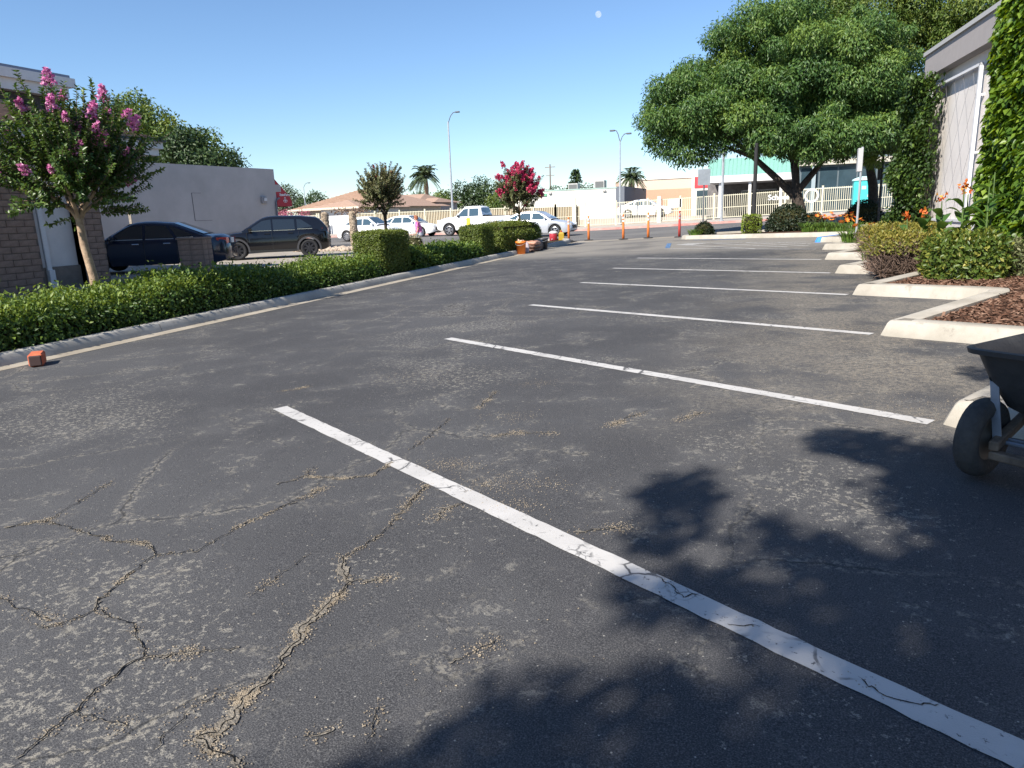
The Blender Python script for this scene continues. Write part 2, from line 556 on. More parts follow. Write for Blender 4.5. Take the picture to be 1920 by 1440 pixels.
gridmesh('parking_lot', [-9.0, 9.0], [-10.0, 32.3], P, ASPHALT)
gridmesh('street_road', list(np.arange(-100, 61, 2.0)), list(np.arange(33.3, 49.0, 1.2)) + [49.0], lambda x, y: G(x, y) - 0.01, STREET)
gridmesh('street_gutter', list(np.arange(-9.0, 9.1, 1.0)), [32.3, 32.55, 32.8, 33.3],
         lambda x, y: (P(x, 32.3) if y < 32.4 else G(x, 33.3)-0.01 if y > 33 else G(x, y)-0.015), GUTTER)
gridmesh('driveway', [-80, -40, -30, -24, -20, -16, -13.5, -11.6], [-10, 5, 12, 15.5, 20, 26, 33.3], lambda x, y: 0.10 if y < 33 else G(x, y)-0.012, LEFTC)
gridmesh('school_yard', list(np.arange(-60, 41, 4.0)), [56.35, 60, 66, 72, 80, 96, 120], lambda x, y: G(x, y) - 0.02, STREET)
# far kerb and pavement in front of the fence
gridmesh('pavement', list(np.arange(-100, 61, 2.0)), [49.15, 51, 54, 56.35], lambda x, y: G(x, y) + 0.12, WALKC)
m = MB()
X = list(np.arange(-100, 61, 2.0))
for i in range(len(X)-1):
    for (ya, za), (yb, zb) in (((49.0, -0.03), (49.03, 0.13)), ((49.03, 0.13), (49.2, 0.13))):
        m.add([(X[i], ya, G(X[i], ya)+za), (X[i+1], ya, G(X[i+1], ya)+za), (X[i+1], yb, G(X[i+1], yb)+zb), (X[i], yb, G(X[i], yb)+zb)], [(0, 1, 2, 3)])
struct(m.obj('street_curb', mat('red_kerb_paint', (0.42, 0.16, 0.14), 0.8, col2=(0.45, 0.36, 0.31), vscale=0.7)))

# ================================================================ kerbs
def sweep(pts, prof, closed=False):
    """profile (offset to the left of travel, height) along a plan polyline; mitred"""
    pts = [Vector(p) for p in pts]
    n = len(pts)
    rows = []
    for i in range(n):
        a = (pts[i]-pts[i-1]).normalized() if i > 0 else (pts[1]-pts[0]).normalized()
        b = (pts[i+1]-pts[i]).normalized() if i < n-1 else a
        na = Vector((-a.y, a.x)); nb = Vector((-b.y, b.x))
        mi = (na+nb); mi.normalize()
        s = 1.0/max(0.35, mi.dot(na))
        rows.append([(pts[i].x+mi.x*o*s, pts[i].y+mi.y*o*s, z) for o, z in prof])
    return rows

def curb_piece(m, pts, prof, zf, capped=True):
    rows = sweep(pts, prof)
    k = len(prof)
    vs = [(x, y, zf(x, y)+z) for r in rows for x, y, z in r]
    fs = [(i*k+j, (i+1)*k+j, (i+1)*k+j+1, i*k+j+1) for i in range(len(rows)-1) for j in range(k-1)]
    if capped:
        fs.append(tuple(range(k))); fs.append(tuple((len(rows)-1)*k+j for j in reversed(range(k))))
    m.add(vs, fs)

PROF = [(0.0, -0.12), (0.0, 0.0), (0.055, 0.125), (0.075, 0.145), (0.10, 0.15), (0.21, 0.15), (0.225, 0.14), (0.225, -0.12)]
# left kerb: sections with joints
root = struct(MB().add([(-9.25, -10, P(-9.2, -10)-0.15), (-9.05, -10, P(-9.05, -10)-0.15), (-9.05, 31, P(-9.05, 31)-0.15), (-9.25, 31, P(-9.2, 31)-0.15)], [(0, 1, 2, 3)]).obj('left_kerb', CURB_L))
ly = [-10, -4, -1, 2.2, 5.3, 8.4, 10.45, 13.5, 16.95, 20.0, 23.0, 26.0, 29.0, 31.2]
for a, b in zip(ly[:-1], ly[1:]):
    m = MB()
    curb_piece(m, [(-9.0, a+0.006), (-9.0, (a+b)/2), (-9.0, b-0.006)], PROF, P)
    autosmooth(m.obj('curb_section', CURB_L, root), 35)
m = MB()
arc = [(-9.0, 31.212), (-9.03, 32.0), (-9.2, 32.7), (-9.6, 33.2), (-10.2, 33.45), (-11.2, 33.5), (-12.0, 33.5)]
curb_piece(m, arc, PROF, lambda x, y: max(P(x, y), G(x, y)) if y > 32.2 else P(x, y)+0.0)
autosmooth(m.obj('curb_section', CURB_L, root), 35)
gridmesh('gutter_pan', [-9.0, -8.86, -8.7], [-10.0, 5, 15, 32.0], lambda x, y: P(x, y) + 0.004, GUTTER)
struct(bpy.data.objects['gutter_pan'])

# right sawtooth kerb
D1 = Vector((0.853, -0.522)); D2 = Vector((0.522, 0.853))
NOSE = [Vector((0.95, 1.72)), Vector((0.955, 4.81)), Vector((0.955, 7.90)), Vector((0.96, 11.15)), Vector((0.925, 14.30)), Vector((0.905, 17.42)), Vector((1.0, 20.65)), Vector((0.95, 24.0))]
line = []
CORN = []
for k, nz in enumerate(NOSE):
    line.append(nz)
    nxt = NOSE[k+1] if k+1 < len(NOSE) else nz + Vector((0, 3.2))
    dd = nxt - nz
    w = dd.dot(D2)
    cn = nz + D2*w
    CORN.append(cn)
    line.append(cn)
line = [NOSE[0] + D1*3.0] + line
line += [Vector((-1.37, 28.55)), Vector((-3.6, 29.85)), Vector((-3.85, 30.3)), Vector((-3.8, 30.8)), Vector((-3.4, 31.4)), Vector((-2.6, 31.9)), Vector((4, 31.9)), Vector((9, 31.9))]
# soften noses
def soften(pts, r):
    out = [pts[0]]
    for a, b, c in zip(pts[:-2], pts[1:-1], pts[2:]):
        u = (a-b); v = (c-b)
        if u.length < 0.9 or v.length < 0.9: out.append(b); continue
        u.normalize(); v.normalize()
        p, s = b+u*r, b+v*r
        out += [p, b*0.5+(p+s)*0.25, s]
    out.append(pts[-1])
    return out
line = soften(line, 0.10)
line.reverse()            # travel so that the planting lies to the left
line = [Vector((p.x, p.y)) for p in line]
root = struct(MB().add([(2.7, 3.0, P(2.7, 3)-0.2), (3.0, 3.0, P(3, 3)-0.2), (3.0, 30, P(3, 30)-0.2), (2.7, 30, P(2.7, 30)-0.2)], [(0, 1, 2, 3)]).obj('sawtooth_kerb', CURB_R))
PROF_R = [(0.0, -0.12), (0.0, 0.0), (0.05, 0.12), (0.07, 0.143), (0.095, 0.15), (0.26, 0.15), (0.275, 0.14), (0.275, -0.12)]
m = MB()
def PR(x, y): return P(x, y) if y < 32 else P(x, y)
# which side is the planting? check one point and flip when needed
rows = sweep(line, [(0.2, 0)])
side = 1.0
mid = min(range(len(line)), key=lambda i: (line[i]-Vector((0.955, 7.9))).length)
if rows[mid][0][0] < line[mid].x: side = -1.0
# per-section pieces, each mitred at the corners
SEGP = []
for i in range(len(line)):
    SEGP.append(i)
full = sweep(line, [(side*o, z) for o, z in PROF_R])
cuts = [0]
acc = 0.0
for i in range(1, len(line)):
    acc += (line[i]-line[i-1]).length
    if acc > 1.2 and i < len(line)-1: cuts.append(i); acc = 0.0
cuts.append(len(line)-1)
for a, b in zip(cuts[:-1], cuts[1:]):
    if b <= a: continue
    m = MB(); k = len(PROF_R)
    rws = full[a:b+1]
    vs = [(x, y, PR(x, y)+z) for r in rws for x, y, z in r]
    fs = [(i*k+j, (i+1)*k+j, (i+1)*k+j+1, i*k+j+1) for i in range(len(rws)-1) for j in range(k-1)]
    m.add(vs, fs)
    autosmooth(m.obj('curb_section', CURB_R, root), 35)
# blue painted tip of the accessible bay's kerb
i0 = min(range(len(line)), key=lambda i: (line[i]-NOSE[7]).length)
bl = [line[i0+1]+(line[i0+2]-line[i0+1]).normalized()*0.12, line[i0+1], line[i0], line[i0-1], line[i0-1]+(line[i0-2]-line[i0-1]).normalized()*1.1]
bl.reverse()
rws = sweep(bl, [(-side*o*1.0, z) for o, z in [(-0.004, 0.0), (0.046, 0.122), (0.066, 0.147), (0.095, 0.155), (0.255, 0.155)]])
if (Vector(rws[2][4][:2])-NOSE[7]).dot(D1+D2) < 0: rws = sweep(bl, [(side*o*1.0, z) for o, z in [(-0.004, 0.0), (0.046, 0.122), (0.066, 0.147), (0.095, 0.155), (0.255, 0.155)]])
m = MB(); m.add([(x, y, P(x, y)+z) for r in rws for x, y, z in r], [(i*5+j, (i+1)*5+j, (i+1)*5+j+1, i*5+j+1) for i in range(len(rws)-1) for j in range(4)])
m.obj('blue_kerb_paint', mat('kerb_blue', (0.04, 0.22, 0.60), 0.6, var=0.2, vscale=8), root)

# mulch bed inside the sawtooth: fan of strips behind the kerb
inner = [Vector((r[4][0], r[4][1])) for r in full]
inner = [p for p in inner if p.y < 31]
m = MB()
vs = []
for p in inner:
    vs.append((p.x, p.y, P(p.x, p.y)+0.105)); vs.append((max(9.0, p.x), p.y+(p.x-9.0)*0.0, P(9, p.y)+0.14))
fs = [(2*i, 2*i+1, 2*i+3, 2*i+2) for i in range(len(inner)-1)]
me = bpy.data.meshes.new('planting_bed')
poly = [(p.x, p.y) for p in inner] + [(9.0, inner[-1].y), (9.0, inner[0].y)]
bm = bmesh.new()
bv = [bm.verts.new((x, y, P(x, y)+0.105)) for x, y in poly]
bm.faces.new(bv)
bm.normal_update()
bmesh.ops.triangulate(bm, faces=bm.faces[:])
bm.to_mesh(me); bm.free()
me.materials.append(MULCH)
struct(link('planting_bed', me))
# planting strip behind left kerb
gridmesh('planting_strip', [-11.6, -11.0, -10.2, -9.24], list(np.arange(-10, 32, 2.0)) + [32.4, 33.2],
         lambda x, y: (P(-9, y)+0.11)*(1-sstep(-9.3, -11.6, x) if False else 1-min(1, max(0, (-9.3-x)/2.3))) + 0.12*min(1, max(0, (-9.3-x)/2.3)), SOIL)

# ================================================================ stripes
def stripe(name, a, b, w, material, label=None, jag=0.004, seed=0, dz=0.004, parent=None):
    rng = random.Random(seed)
    a = Vector(a); b = Vector(b); d = (b-a); L = d.length; d.normalize(); nrm = Vector((-d.y, d.x))
    n = max(2, int(L/0.07))
    vs, fs = [], []
    for i in range(n+1):
        p = a + d*(L*i/n)
        e1 = w/2 + rng.uniform(-jag, jag); e2 = w/2 + rng.uniform(-jag, jag)
        for s in (e1, -e2):
            x, y = p.x+nrm.x*s, p.y+nrm.y*s
            vs.append((x, y, P(x, y)+dz))
    fs = [(2*i, 2*i+1, 2*i+3, 2*i+2) for i in range(n)]
    me = bpy.data.meshes.new(name); me.from_pydata(vs, [], fs); me.materials.append(material)
    return struct(link(name, me, parent))
ST = [((-3.80, 4.61), (2.05, 1.00)), ((-3.763, 7.763), (0.93, 4.845)), ((-3.703, 10.73), (0.92, 7.97)), ((-3.737, 14.0), (0.93, 11.175)), ((-3.786, 17.2), (0.89, 14.36)), ((-3.788, 20.35), (0.87, 17.45))]
for i, (a, b) in enumerate(ST):
    stripe('parking_stripe', a, b, 0.118, PAINT if i not in (2,) else PAINT, seed=i)
# accessible bay: blue and white border, hatching
for i, (a, b, w, mm) in enumerate([
        ((-3.6, 24.3), (0.9, 20.9), 0.10, PAINT_OLD), ((-3.9, 27.6), (0.9, 24.2), 0.10, PAINT_OLD),
        ((-3.9, 27.4), (-3.55, 24.5), 0.16, PAINT_BLUE),
        ((-2.2, 26.1), (0.2, 22.3), 0.10, PAINT_OLD), ((-1.1, 25.5), (0.75, 22.4), 0.10, PAINT_OLD), ((-3.2, 25.9), (-0.7, 22.2), 0.10, PAINT_OLD),
        ((-0.1, 24.75), (0.85, 23.2), 0.10, PAINT_OLD),
        ((-3.2, 29.1), (-1.2, 27.9), 0.22, PAINT_BLUE)]):
    stripe('bay_marking', a, b, w, mm, seed=40+i, dz=0.005)
# wheelchair symbol ground square, mostly worn
stripe('symbol_square', (-3.35, 26.45), (-2.65, 25.95), 0.75, PAINT_OLD, seed=60, dz=0.004)

# ================================================================ cracks and grit on the lot
CRACKS = [
 ([(-1.746,2.417),(-1.669,2.312),(-1.574,2.22),(-1.586,2.101),(-1.562,1.97),(-1.572,1.886),(-1.529,1.812),(-1.54,1.745),(-1.509,1.684),(-1.495,1.58),(-1.514,1.514),(-1.491,1.475),(-1.472,1.413),(-1.482,1.347),(-1.52,1.319),(-1.457,1.309),(-1.377,1.284),(-1.326,1.279)],0.011,1.0),
 ([(-3.739,2.962),(-3.7,2.818),(-3.605,2.49),(-3.576,2.392)],0.008,.4),
 ([(-3.737,2.29),(-3.594,2.405),(-3.301,2.352),(-2.948,2.293),(-2.77,2.319),(-2.63,2.226),(-2.62,2.149),(-2.586,1.999),(-2.526,1.837),(-2.475,1.788),(-2.521,1.679),(-2.592,1.624)],0.009,.45),
 ([(-2.469,1.789),(-2.35,1.761),(-2.234,1.743),(-2.124,1.674),(-2.014,1.595),(-2.029,1.537),(-2.025,1.428),(-2.002,1.308),(-1.989,1.214),(-1.981,1.111)],0.010,.3),
 ([(-2.014,1.595),(-1.888,1.645),(-1.753,1.704),(-1.717,1.73)],0.006,.8),
 ([(-2.63,2.226),(-2.461,2.305),(-2.457,2.584),(-2.382,2.887),(-2.36,3.12)],0.007,.4),
 ([(-1.915,2.417),(-1.913,2.254),(-1.922,2.028)],0.005,.25),
 ([(-1.768,3.275),(-1.725,2.952),(-1.691,2.632),(-1.721,2.474),(-1.738,2.406)],0.007,.5),
 ([(-1.58,2.23),(-1.496,2.261),(-1.447,2.307)],0.006,.9),
 ([(-1.996,1.303),(-1.919,1.306),(-1.739,1.297)],0.005,.5),
 ([(-.853,2.005),(-.892,1.931),(-.954,1.832)],0.005,.9),
 ([(-1.575,1.517),(-1.655,1.443)],0.005,.5),([(-1.072,1.591),(-1.028,1.486),(-1.022,1.433)],0.005,.5),
 ([(-3.003,1.761),(-2.83,1.719),(-2.72,1.706),(-2.583,1.682)],0.006,.5),([(-1.212,1.412),(-1.148,1.464)],0.005,.8),([(-1.608,1.234),(-1.626,1.329),(-1.636,1.423)],0.005,.3),
 ([(-2.431,2.754),(-2.373,2.898),(-2.342,2.973),(-2.337,3.12)],0.007,.6),
 ([(-2.649,3.111),(-2.553,3.262),(-2.364,3.257),(-2.163,3.349),(-2.154,3.505),(-2.143,3.566)],0.007,.9),([(-2.553,3.262),(-2.62,3.422)],0.006,.4),
 ([(-2.161,3.813),(-2.159,4.092),(-2.212,4.523)],0.008,.2),([(-1.733,2.963),(-1.753,3.092),(-1.761,3.281)],0.008,.8),
 ([(-1.505,2.867),(-1.534,2.983),(-1.443,3.087)],0.008,1.),([(-2.106,4.807),(-2.123,5.051),(-2.155,5.315)],0.008,.6),([(-1.723,4.159),(-1.592,4.251),(-1.325,4.291)],0.007,1.),
 ([(-4.229,5.111),(-4.068,5.188),(-4.025,5.381)],0.009,.8),
 ([(-.384,2.561),(-.325,2.502),(-.276,2.435),(-.211,2.451)],0.010,.1),([(-.105,2.289),(-.053,2.294),(-.001,2.299)],0.009,.1),([(.285,2.103),(.309,2.058),(.347,2.026),(.4,2.017),(.481,2.028)],0.008,.1),
 ([(-.804,2.871),(-.709,2.934),(-.606,2.971)],0.006,1.),([(-1.006,4.487),(-.926,4.719),(-.81,4.903)],0.008,1.),([(-.592,4.668),(-.488,4.842),(-.442,4.915)],0.008,1.)]
rng = np.random.default_rng(5)
def refine(pts, step, amp):
    p = [np.array(q) for q in pts]; out = []
    for a, b in zip(p[:-1], p[1:]):
        n = max(1, int(np.linalg.norm(b-a)/step))
        for i in range(n): out.append(a+(b-a)*i/n)
    out.append(p[-1]); out = np.array(out)
    j = rng.normal(0, amp, out.shape); j[1:-1] = (j[:-2]+j[1:-1]*2+j[2:])/3; j[0] *= .3; j[-1] *= .3
    return out + j
GRIT = []
cr = MB(); dirtm = MB()
for pts, w, dirt in CRACKS:
    q = refine(pts, 0.012, 0.008)
    n = len(q)
    d = np.gradient(q, axis=0); d /= np.maximum(np.linalg.norm(d, axis=1, keepdims=True), 1e-9)
    nr = np.stack([-d[:, 1], d[:, 0]], 1)
    env = np.interp(np.arange(n), [0, 2, n-3, n-1], [0.1, 1, 1, 0.1]) * (0.35+0.9*rng.random(n))
    vs = []
    for i in range(n):
        for s in (1, -1):
            x, y = q[i]+nr[i]*s*w*0.24*env[i]
            vs.append((x, y, P(x, y)+0.0062))
    cr.add(vs, [(2*i, 2*i+1, 2*i+3, 2*i+2) for i in range(n-1)])
    wd = np.convolve(rng.random(n+8)**3, np.ones(9)/9, 'valid')*0.075*min(dirt, 1.0)*(1.0 if n > 60 else 0.45)
    vs = []
    for i in range(n):
        for s in (1, -1):
            x, y = q[i]+nr[i]*s*max(0.0, wd[i]*(0.6+0.8*rng.random())-0.006)+rng.normal(0, .002, 2)
            vs.append((x, y, P(x, y)+0.0052))
    dirtm.add(vs, [(2*i, 2*i+1, 2*i+3, 2*i+2) for i in range(n-1)])
    ncl = int(n*dirt*(11 if dirt < .95 or n < 60 else 22))
    blob = rng.random(max(2, n//4))
    wgt = np.interp(np.arange(n), np.linspace(0, n-1, len(blob)), blob)**3
    idx = rng.choice(n, ncl, p=wgt/wgt.sum())
    off = rng.normal(0, (0.013 if n > 60 else 0.024) if dirt < .95 else (0.020 if n > 60 else 0.034), (ncl, 2))
    for p2 in q[idx]+off: GRIT.append((p2[0], p2[1], rng.uniform(0.0012, 0.0045)))
struct(cr.obj('pavement_cracks', mat('crack_shadow', (0.012, 0.012, 0.012), 1.0, spec=0.0)))
struct(dirtm.obj('crack_dirt', mat('crack_dirt', (0.27, 0.235, 0.185), 0.95, col2=(0.13, 0.115, 0.095), vscale=45, bump=0.8, bscale=120)))
for (x, y, s, n) in [(-1.77, 3.60, .10, 330), (-1.36, 3.36, .13, 420), (-1.11, 3.41, .08, 110), (-1.18, 3.12, .07, 160), (-3.15, 5.8, .30, 380), (-1.75, 4.6, .12, 160), (-1.88, 5.63, .12, 140), (.77, 8.2, .35, 500), (1.0, 7.6, .35, 350), (1.05, 6.3, .45, 500), (1.0, 5.15, .3, 420), (.3, 6.6, .5, 350), (-.2, 8.6, .6, 350), (-2.5, 9.5, .6, 260), (-.5, 2.9, .5, 60), (-1.5, 1.6, .5, 60), (-2.8, 2.4, .6, 90), (-.9, 1.9, .25, 60)]:
    for k in range(n):
        GRIT.append((x+rng.normal(0, s), y+rng.normal(0, s*0.7), rng.uniform(0.0014, 0.0042)))
GRIT = [g for g in GRIT if g[0] < 0.9 or g[1] > 8.2 or True]
T4 = np.array([(1, 0, -.5), (-.5, .87, -.5), (-.5, -.87, -.5), (0.1, 0, .8)])
vs = []; fs = []
for (x, y, r) in GRIT:
    a = rng.random()*6.28; c_, s_ = math.cos(a), math.sin(a)
    sc = rng.uniform(0.6, 1.5, 3)
    b = len(vs); z = P(x, y)+0.004
    for p in T4*r*sc:
        vs.append((x+p[0]*c_-p[1]*s_, y+p[0]*s_+p[1]*c_, z+p[2]*0.55+r*0.2))
    fs += [(b, b+1, b+3), (b+1, b+2, b+3), (b+2, b, b+3)]
me = bpy.data.meshes.new('loose_grit'); me.from_pydata(vs, [], fs); me.materials.append(mat('tan_grit', (0.36, 0.30, 0.22), 0.95, col2=(0.17, 0.135, 0.095), vscale=30))
tag(link('loose_grit', me), 'loose tan grit lying in the asphalt cracks', kind='stuff')

# bark chips over the near part of the mulch bed
vs = []; fs = []
wedge = []
while len(wedge) < 15000:
    x = rng.uniform(1.2, 4.4); y = rng.uniform(5.2, 17.5)
    if y > 12.5 and rng.random() < .5: continue
    k = max(i for i in range(len(NOSE)) if i == 0 or True and (Vector((x, y))-NOSE[i]).dot(D2) > 0.27 or i == 0)
    # inside the wedge of tooth k: right of leg B and beyond leg A
    ok = False
    for i, nz in enumerate(NOSE[:-1]):
        v = Vector((x, y))-nz
        a, b = v.dot(D1), v.dot(D2)
        if b > 0.29 and a > 0.29 and b < 2.8: ok = True
    if not ok: continue
    wedge.append((x, y))
for (x, y) in wedge:
    L = rng.uniform(0.012, 0.045); W = rng.uniform(0.005, 0.014)
    a = rng.random()*6.28; c_, s_ = math.cos(a), math.sin(a); t = rng.normal(0, .35)
    z = P(x, y)+0.108+rng.uniform(0.0, 0.022); b = len(vs)
    for (u, w, h) in ((-L, -W, 0), (L, -W, 0), (L, W, 0), (-L, W, 0), (0, 0, W*.9)):
        vs.append((x+u*c_-w*s_, y+u*s_+w*c_, z+h+u*t))
    fs += [(b, b+1, b+4), (b+1, b+2, b+4), (b+2, b+3, b+4), (b+3, b, b+4)]
me = bpy.data.meshes.new('bark_chips'); me.from_pydata(vs, [], fs)
at = me.attributes.new('tint', 'FLOAT', 'FACE'); at.data.foreach_set('value', np.repeat(rng.random(len(wedge)), 4).astype(np.float32))
me.materials.append(leafmat('bark_chip', [(0.03, 0.017, 0.012), (0.11, 0.055, 0.035), (0.24, 0.15, 0.105)], 0.9, 0, 0.1))
tag(link('bark_chips', me), 'brown bark chips covering the sawtooth planting bed', kind='stuff')

# ================================================================ foliage materials
HEDGE = leafmat('hedge_leaf', [(0.022, 0.052, 0.010), (0.065, 0.125, 0.020), (0.22, 0.29, 0.055)], 0.48)
BOXW = leafmat('clipped_hedge_leaf', [(0.05, 0.085, 0.014), (0.12, 0.165, 0.028), (0.24, 0.27, 0.06)], 0.45)
LIME = leafmat('lime_leaf', [(0.09, 0.14, 0.015), (0.17, 0.24, 0.02), (0.28, 0.33, 0.04)], 0.5)
MYRTLE = leafmat('myrtle_leaf', [(0.022, 0.05, 0.012), (0.045, 0.095, 0.02), (0.12, 0.18, 0.035)], 0.38, 0.25)
MYRTLE_P = leafmat('dusty_myrtle_leaf', [(0.06, 0.075, 0.03), (0.11, 0.13, 0.05), (0.22, 0.21, 0.10)], 0.5, 0.25)
TREE = leafmat('pistache_leaf', [(0.03, 0.075, 0.02), (0.075, 0.15, 0.036), (0.18, 0.26, 0.05)], 0.45, 0.28)
TREE2 = leafmat('bright_leaf', [(0.035, 0.07, 0.014), (0.085, 0.14, 0.024), (0.20, 0.24, 0.05)], 0.5, 0.3)
DARKT = leafmat('dark_leaf', [(0.018, 0.04, 0.014), (0.04, 0.075, 0.022), (0.08, 0.12, 0.035)], 0.5, 0.2)
FART = leafmat('far_leaf', [(0.045, 0.075, 0.04), (0.075, 0.11, 0.05), (0.12, 0.155, 0.07)], 0.6, 0.2)
IVY = leafmat('ivy_leaf', [(0.03, 0.075, 0.010), (0.085, 0.16, 0.018), (0.22, 0.31, 0.035)], 0.4, 0.35)
IVYD = leafmat('dark_ivy_leaf', [(0.018, 0.042, 0.010), (0.045, 0.085, 0.018), (0.13, 0.20, 0.03)], 0.45, 0.25)
SHADEB = leafmat('shade_tinted_leaf', [(0.008, 0.016, 0.008), (0.018, 0.032, 0.013), (0.04, 0.055, 0.022)], 0.5, 0.1)  # tree shade put into the leaf colour of the dark bushes
GOLD2 = leafmat('gold_tipped_leaf', [(0.035, 0.075, 0.014), (0.10, 0.15, 0.025), (0.36, 0.32, 0.06)], 0.42, 0.3)
GOLD = leafmat('golden_hedge_leaf', [(0.07, 0.10, 0.016), (0.19, 0.19, 0.035), (0.40, 0.32, 0.07)], 0.5, 0.3)
PINK = leafmat('pink_petal', [(0.46, 0.10, 0.28), (0.66, 0.22, 0.42), (0.80, 0.42, 0.58)], 0.6, 0.3)
REDP = leafmat('crimson_petal', [(0.40, 0.02, 0.07), (0.62, 0.05, 0.14), (0.72, 0.16, 0.25)], 0.6, 0.3)
ORANGE = leafmat('orange_petal', [(0.55, 0.10, 0.03), (0.75, 0.22, 0.04), (0.80, 0.42, 0.05)], 0.6, 0.3)
GRASS = leafmat('strap_leaf', [(0.04, 0.09, 0.015), (0.10, 0.19, 0.03), (0.22, 0.31, 0.06)], 0.5, 0.3)
BARK = mat('smooth_tan_bark', (0.46, 0.33, 0.22), 0.8, col2=(0.25, 0.17, 0.11), vscale=7, bump=0.5, bscale=25)
BARKD = mat('dark_bark', (0.075, 0.055, 0.042), 0.9, col2=(0.03, 0.023, 0.018), vscale=9, bump=0.8, bscale=22)
TWIG = mat('twig_brown', (0.20, 0.135, 0.10), 0.9, col2=(0.085, 0.055, 0.042), vscale=30)
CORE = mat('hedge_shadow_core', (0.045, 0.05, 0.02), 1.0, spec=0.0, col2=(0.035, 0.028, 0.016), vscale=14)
PETIOLE = mat('green_stem', (0.08, 0.13, 0.03), 0.6, var=0.3)

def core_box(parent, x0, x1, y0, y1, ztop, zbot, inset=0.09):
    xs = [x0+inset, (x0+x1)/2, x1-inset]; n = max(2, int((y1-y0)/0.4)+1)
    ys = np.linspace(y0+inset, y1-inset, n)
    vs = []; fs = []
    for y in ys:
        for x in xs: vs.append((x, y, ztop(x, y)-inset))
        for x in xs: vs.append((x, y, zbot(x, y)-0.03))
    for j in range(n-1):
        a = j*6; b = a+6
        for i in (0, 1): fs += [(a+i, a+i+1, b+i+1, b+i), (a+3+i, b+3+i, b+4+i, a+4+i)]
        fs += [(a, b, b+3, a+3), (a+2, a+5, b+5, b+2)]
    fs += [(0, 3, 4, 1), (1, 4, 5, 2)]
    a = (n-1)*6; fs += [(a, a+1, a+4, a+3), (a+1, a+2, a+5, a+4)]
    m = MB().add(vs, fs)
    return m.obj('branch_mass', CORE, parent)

def hedge(name, label, seed, x0, x1, y0, y1, ztop, zbot, dens, ls, material, group=None, cat='hedge', loc=None, **kw):
    rg = np.random.default_rng(seed)
    cx, cy = (x0+x1)/2, (y0+y1)/2
    o = empty(name, label, cat, (0, 0, 0), 0, group)
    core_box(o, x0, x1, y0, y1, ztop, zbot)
    Pn, A, N, T = box_leaves(rg, x0, x1, y0, y1, ztop, zbot, dens, ls, **kw)
    L = ls*(0.65+0.7*rg.random(len(Pn)))
    link('foliage', leaf_mesh('foliage', Pn, A, N, L, L*kw.get('lw', 0.5), T, material), o)
    return o

def wob(seed, amp, fr):
    r = random.Random(seed); ph = [r.uniform(0, 6.28) for _ in range(6)]
    return lambda x, y: amp*(math.sin(y*fr+ph[0])*.5+math.sin(y*fr*2.3+ph[1]+x*2)*.35+math.sin(y*fr*5.1+x*4+ph[2])*.25)
strip_z = lambda x, y: P(-9, y)+0.10
# low ragged hedge along the left kerb, in two runs either side of the block
w1 = wob(1, 0.11, 1.3)
def low_top(x, y):
    e = min(1.0, max(0.0, (-9.25-x)/0.35))
    return 0.30 + 0.06*math.exp(-((y-10.2)/1.6)**2) + 0.8*w1(x, y) + 0.07*e
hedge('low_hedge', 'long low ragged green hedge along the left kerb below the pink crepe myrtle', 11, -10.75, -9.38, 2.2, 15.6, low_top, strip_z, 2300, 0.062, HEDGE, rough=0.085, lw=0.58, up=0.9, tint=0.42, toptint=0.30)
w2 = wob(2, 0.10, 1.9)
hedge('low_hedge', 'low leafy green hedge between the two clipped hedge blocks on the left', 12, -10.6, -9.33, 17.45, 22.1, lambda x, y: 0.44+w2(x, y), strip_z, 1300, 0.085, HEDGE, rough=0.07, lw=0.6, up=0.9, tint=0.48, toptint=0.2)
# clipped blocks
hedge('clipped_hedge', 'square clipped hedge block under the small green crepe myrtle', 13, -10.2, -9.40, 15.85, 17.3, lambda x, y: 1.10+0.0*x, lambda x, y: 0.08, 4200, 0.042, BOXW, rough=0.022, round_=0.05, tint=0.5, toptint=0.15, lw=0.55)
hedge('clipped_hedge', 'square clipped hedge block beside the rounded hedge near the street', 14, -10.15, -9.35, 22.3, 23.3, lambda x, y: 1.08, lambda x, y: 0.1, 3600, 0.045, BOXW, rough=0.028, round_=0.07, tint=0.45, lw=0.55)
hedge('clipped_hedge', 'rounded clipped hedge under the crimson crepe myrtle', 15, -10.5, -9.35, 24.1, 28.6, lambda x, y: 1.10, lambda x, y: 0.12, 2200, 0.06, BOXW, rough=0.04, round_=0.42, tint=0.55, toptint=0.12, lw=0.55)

# ================================================================ crepe myrtles
def limb(m, pts, r0, r1, seg=8):
    n = len(pts)
    m.tube(pts, [r0+(r1-r0)*i/(n-1) for i in range(n)], seg)

def panicle_mesh(name, rg, material, n=80, L=0.20, R=0.095):
    t = rg.random(n)
    d = rdir(rg, n); r = R*(1-0.75*t)*(0.5+0.5*rg.random(n))
    P_ = np.stack([d[:, 0]*r, d[:, 1]*r, t*L], 1)
    return leaf_mesh(name, P_, unit(rdir(rg, n)+d*0.6), rdir(rg, n), 0.055, 0.05, rg.random(n), material, 0.3)

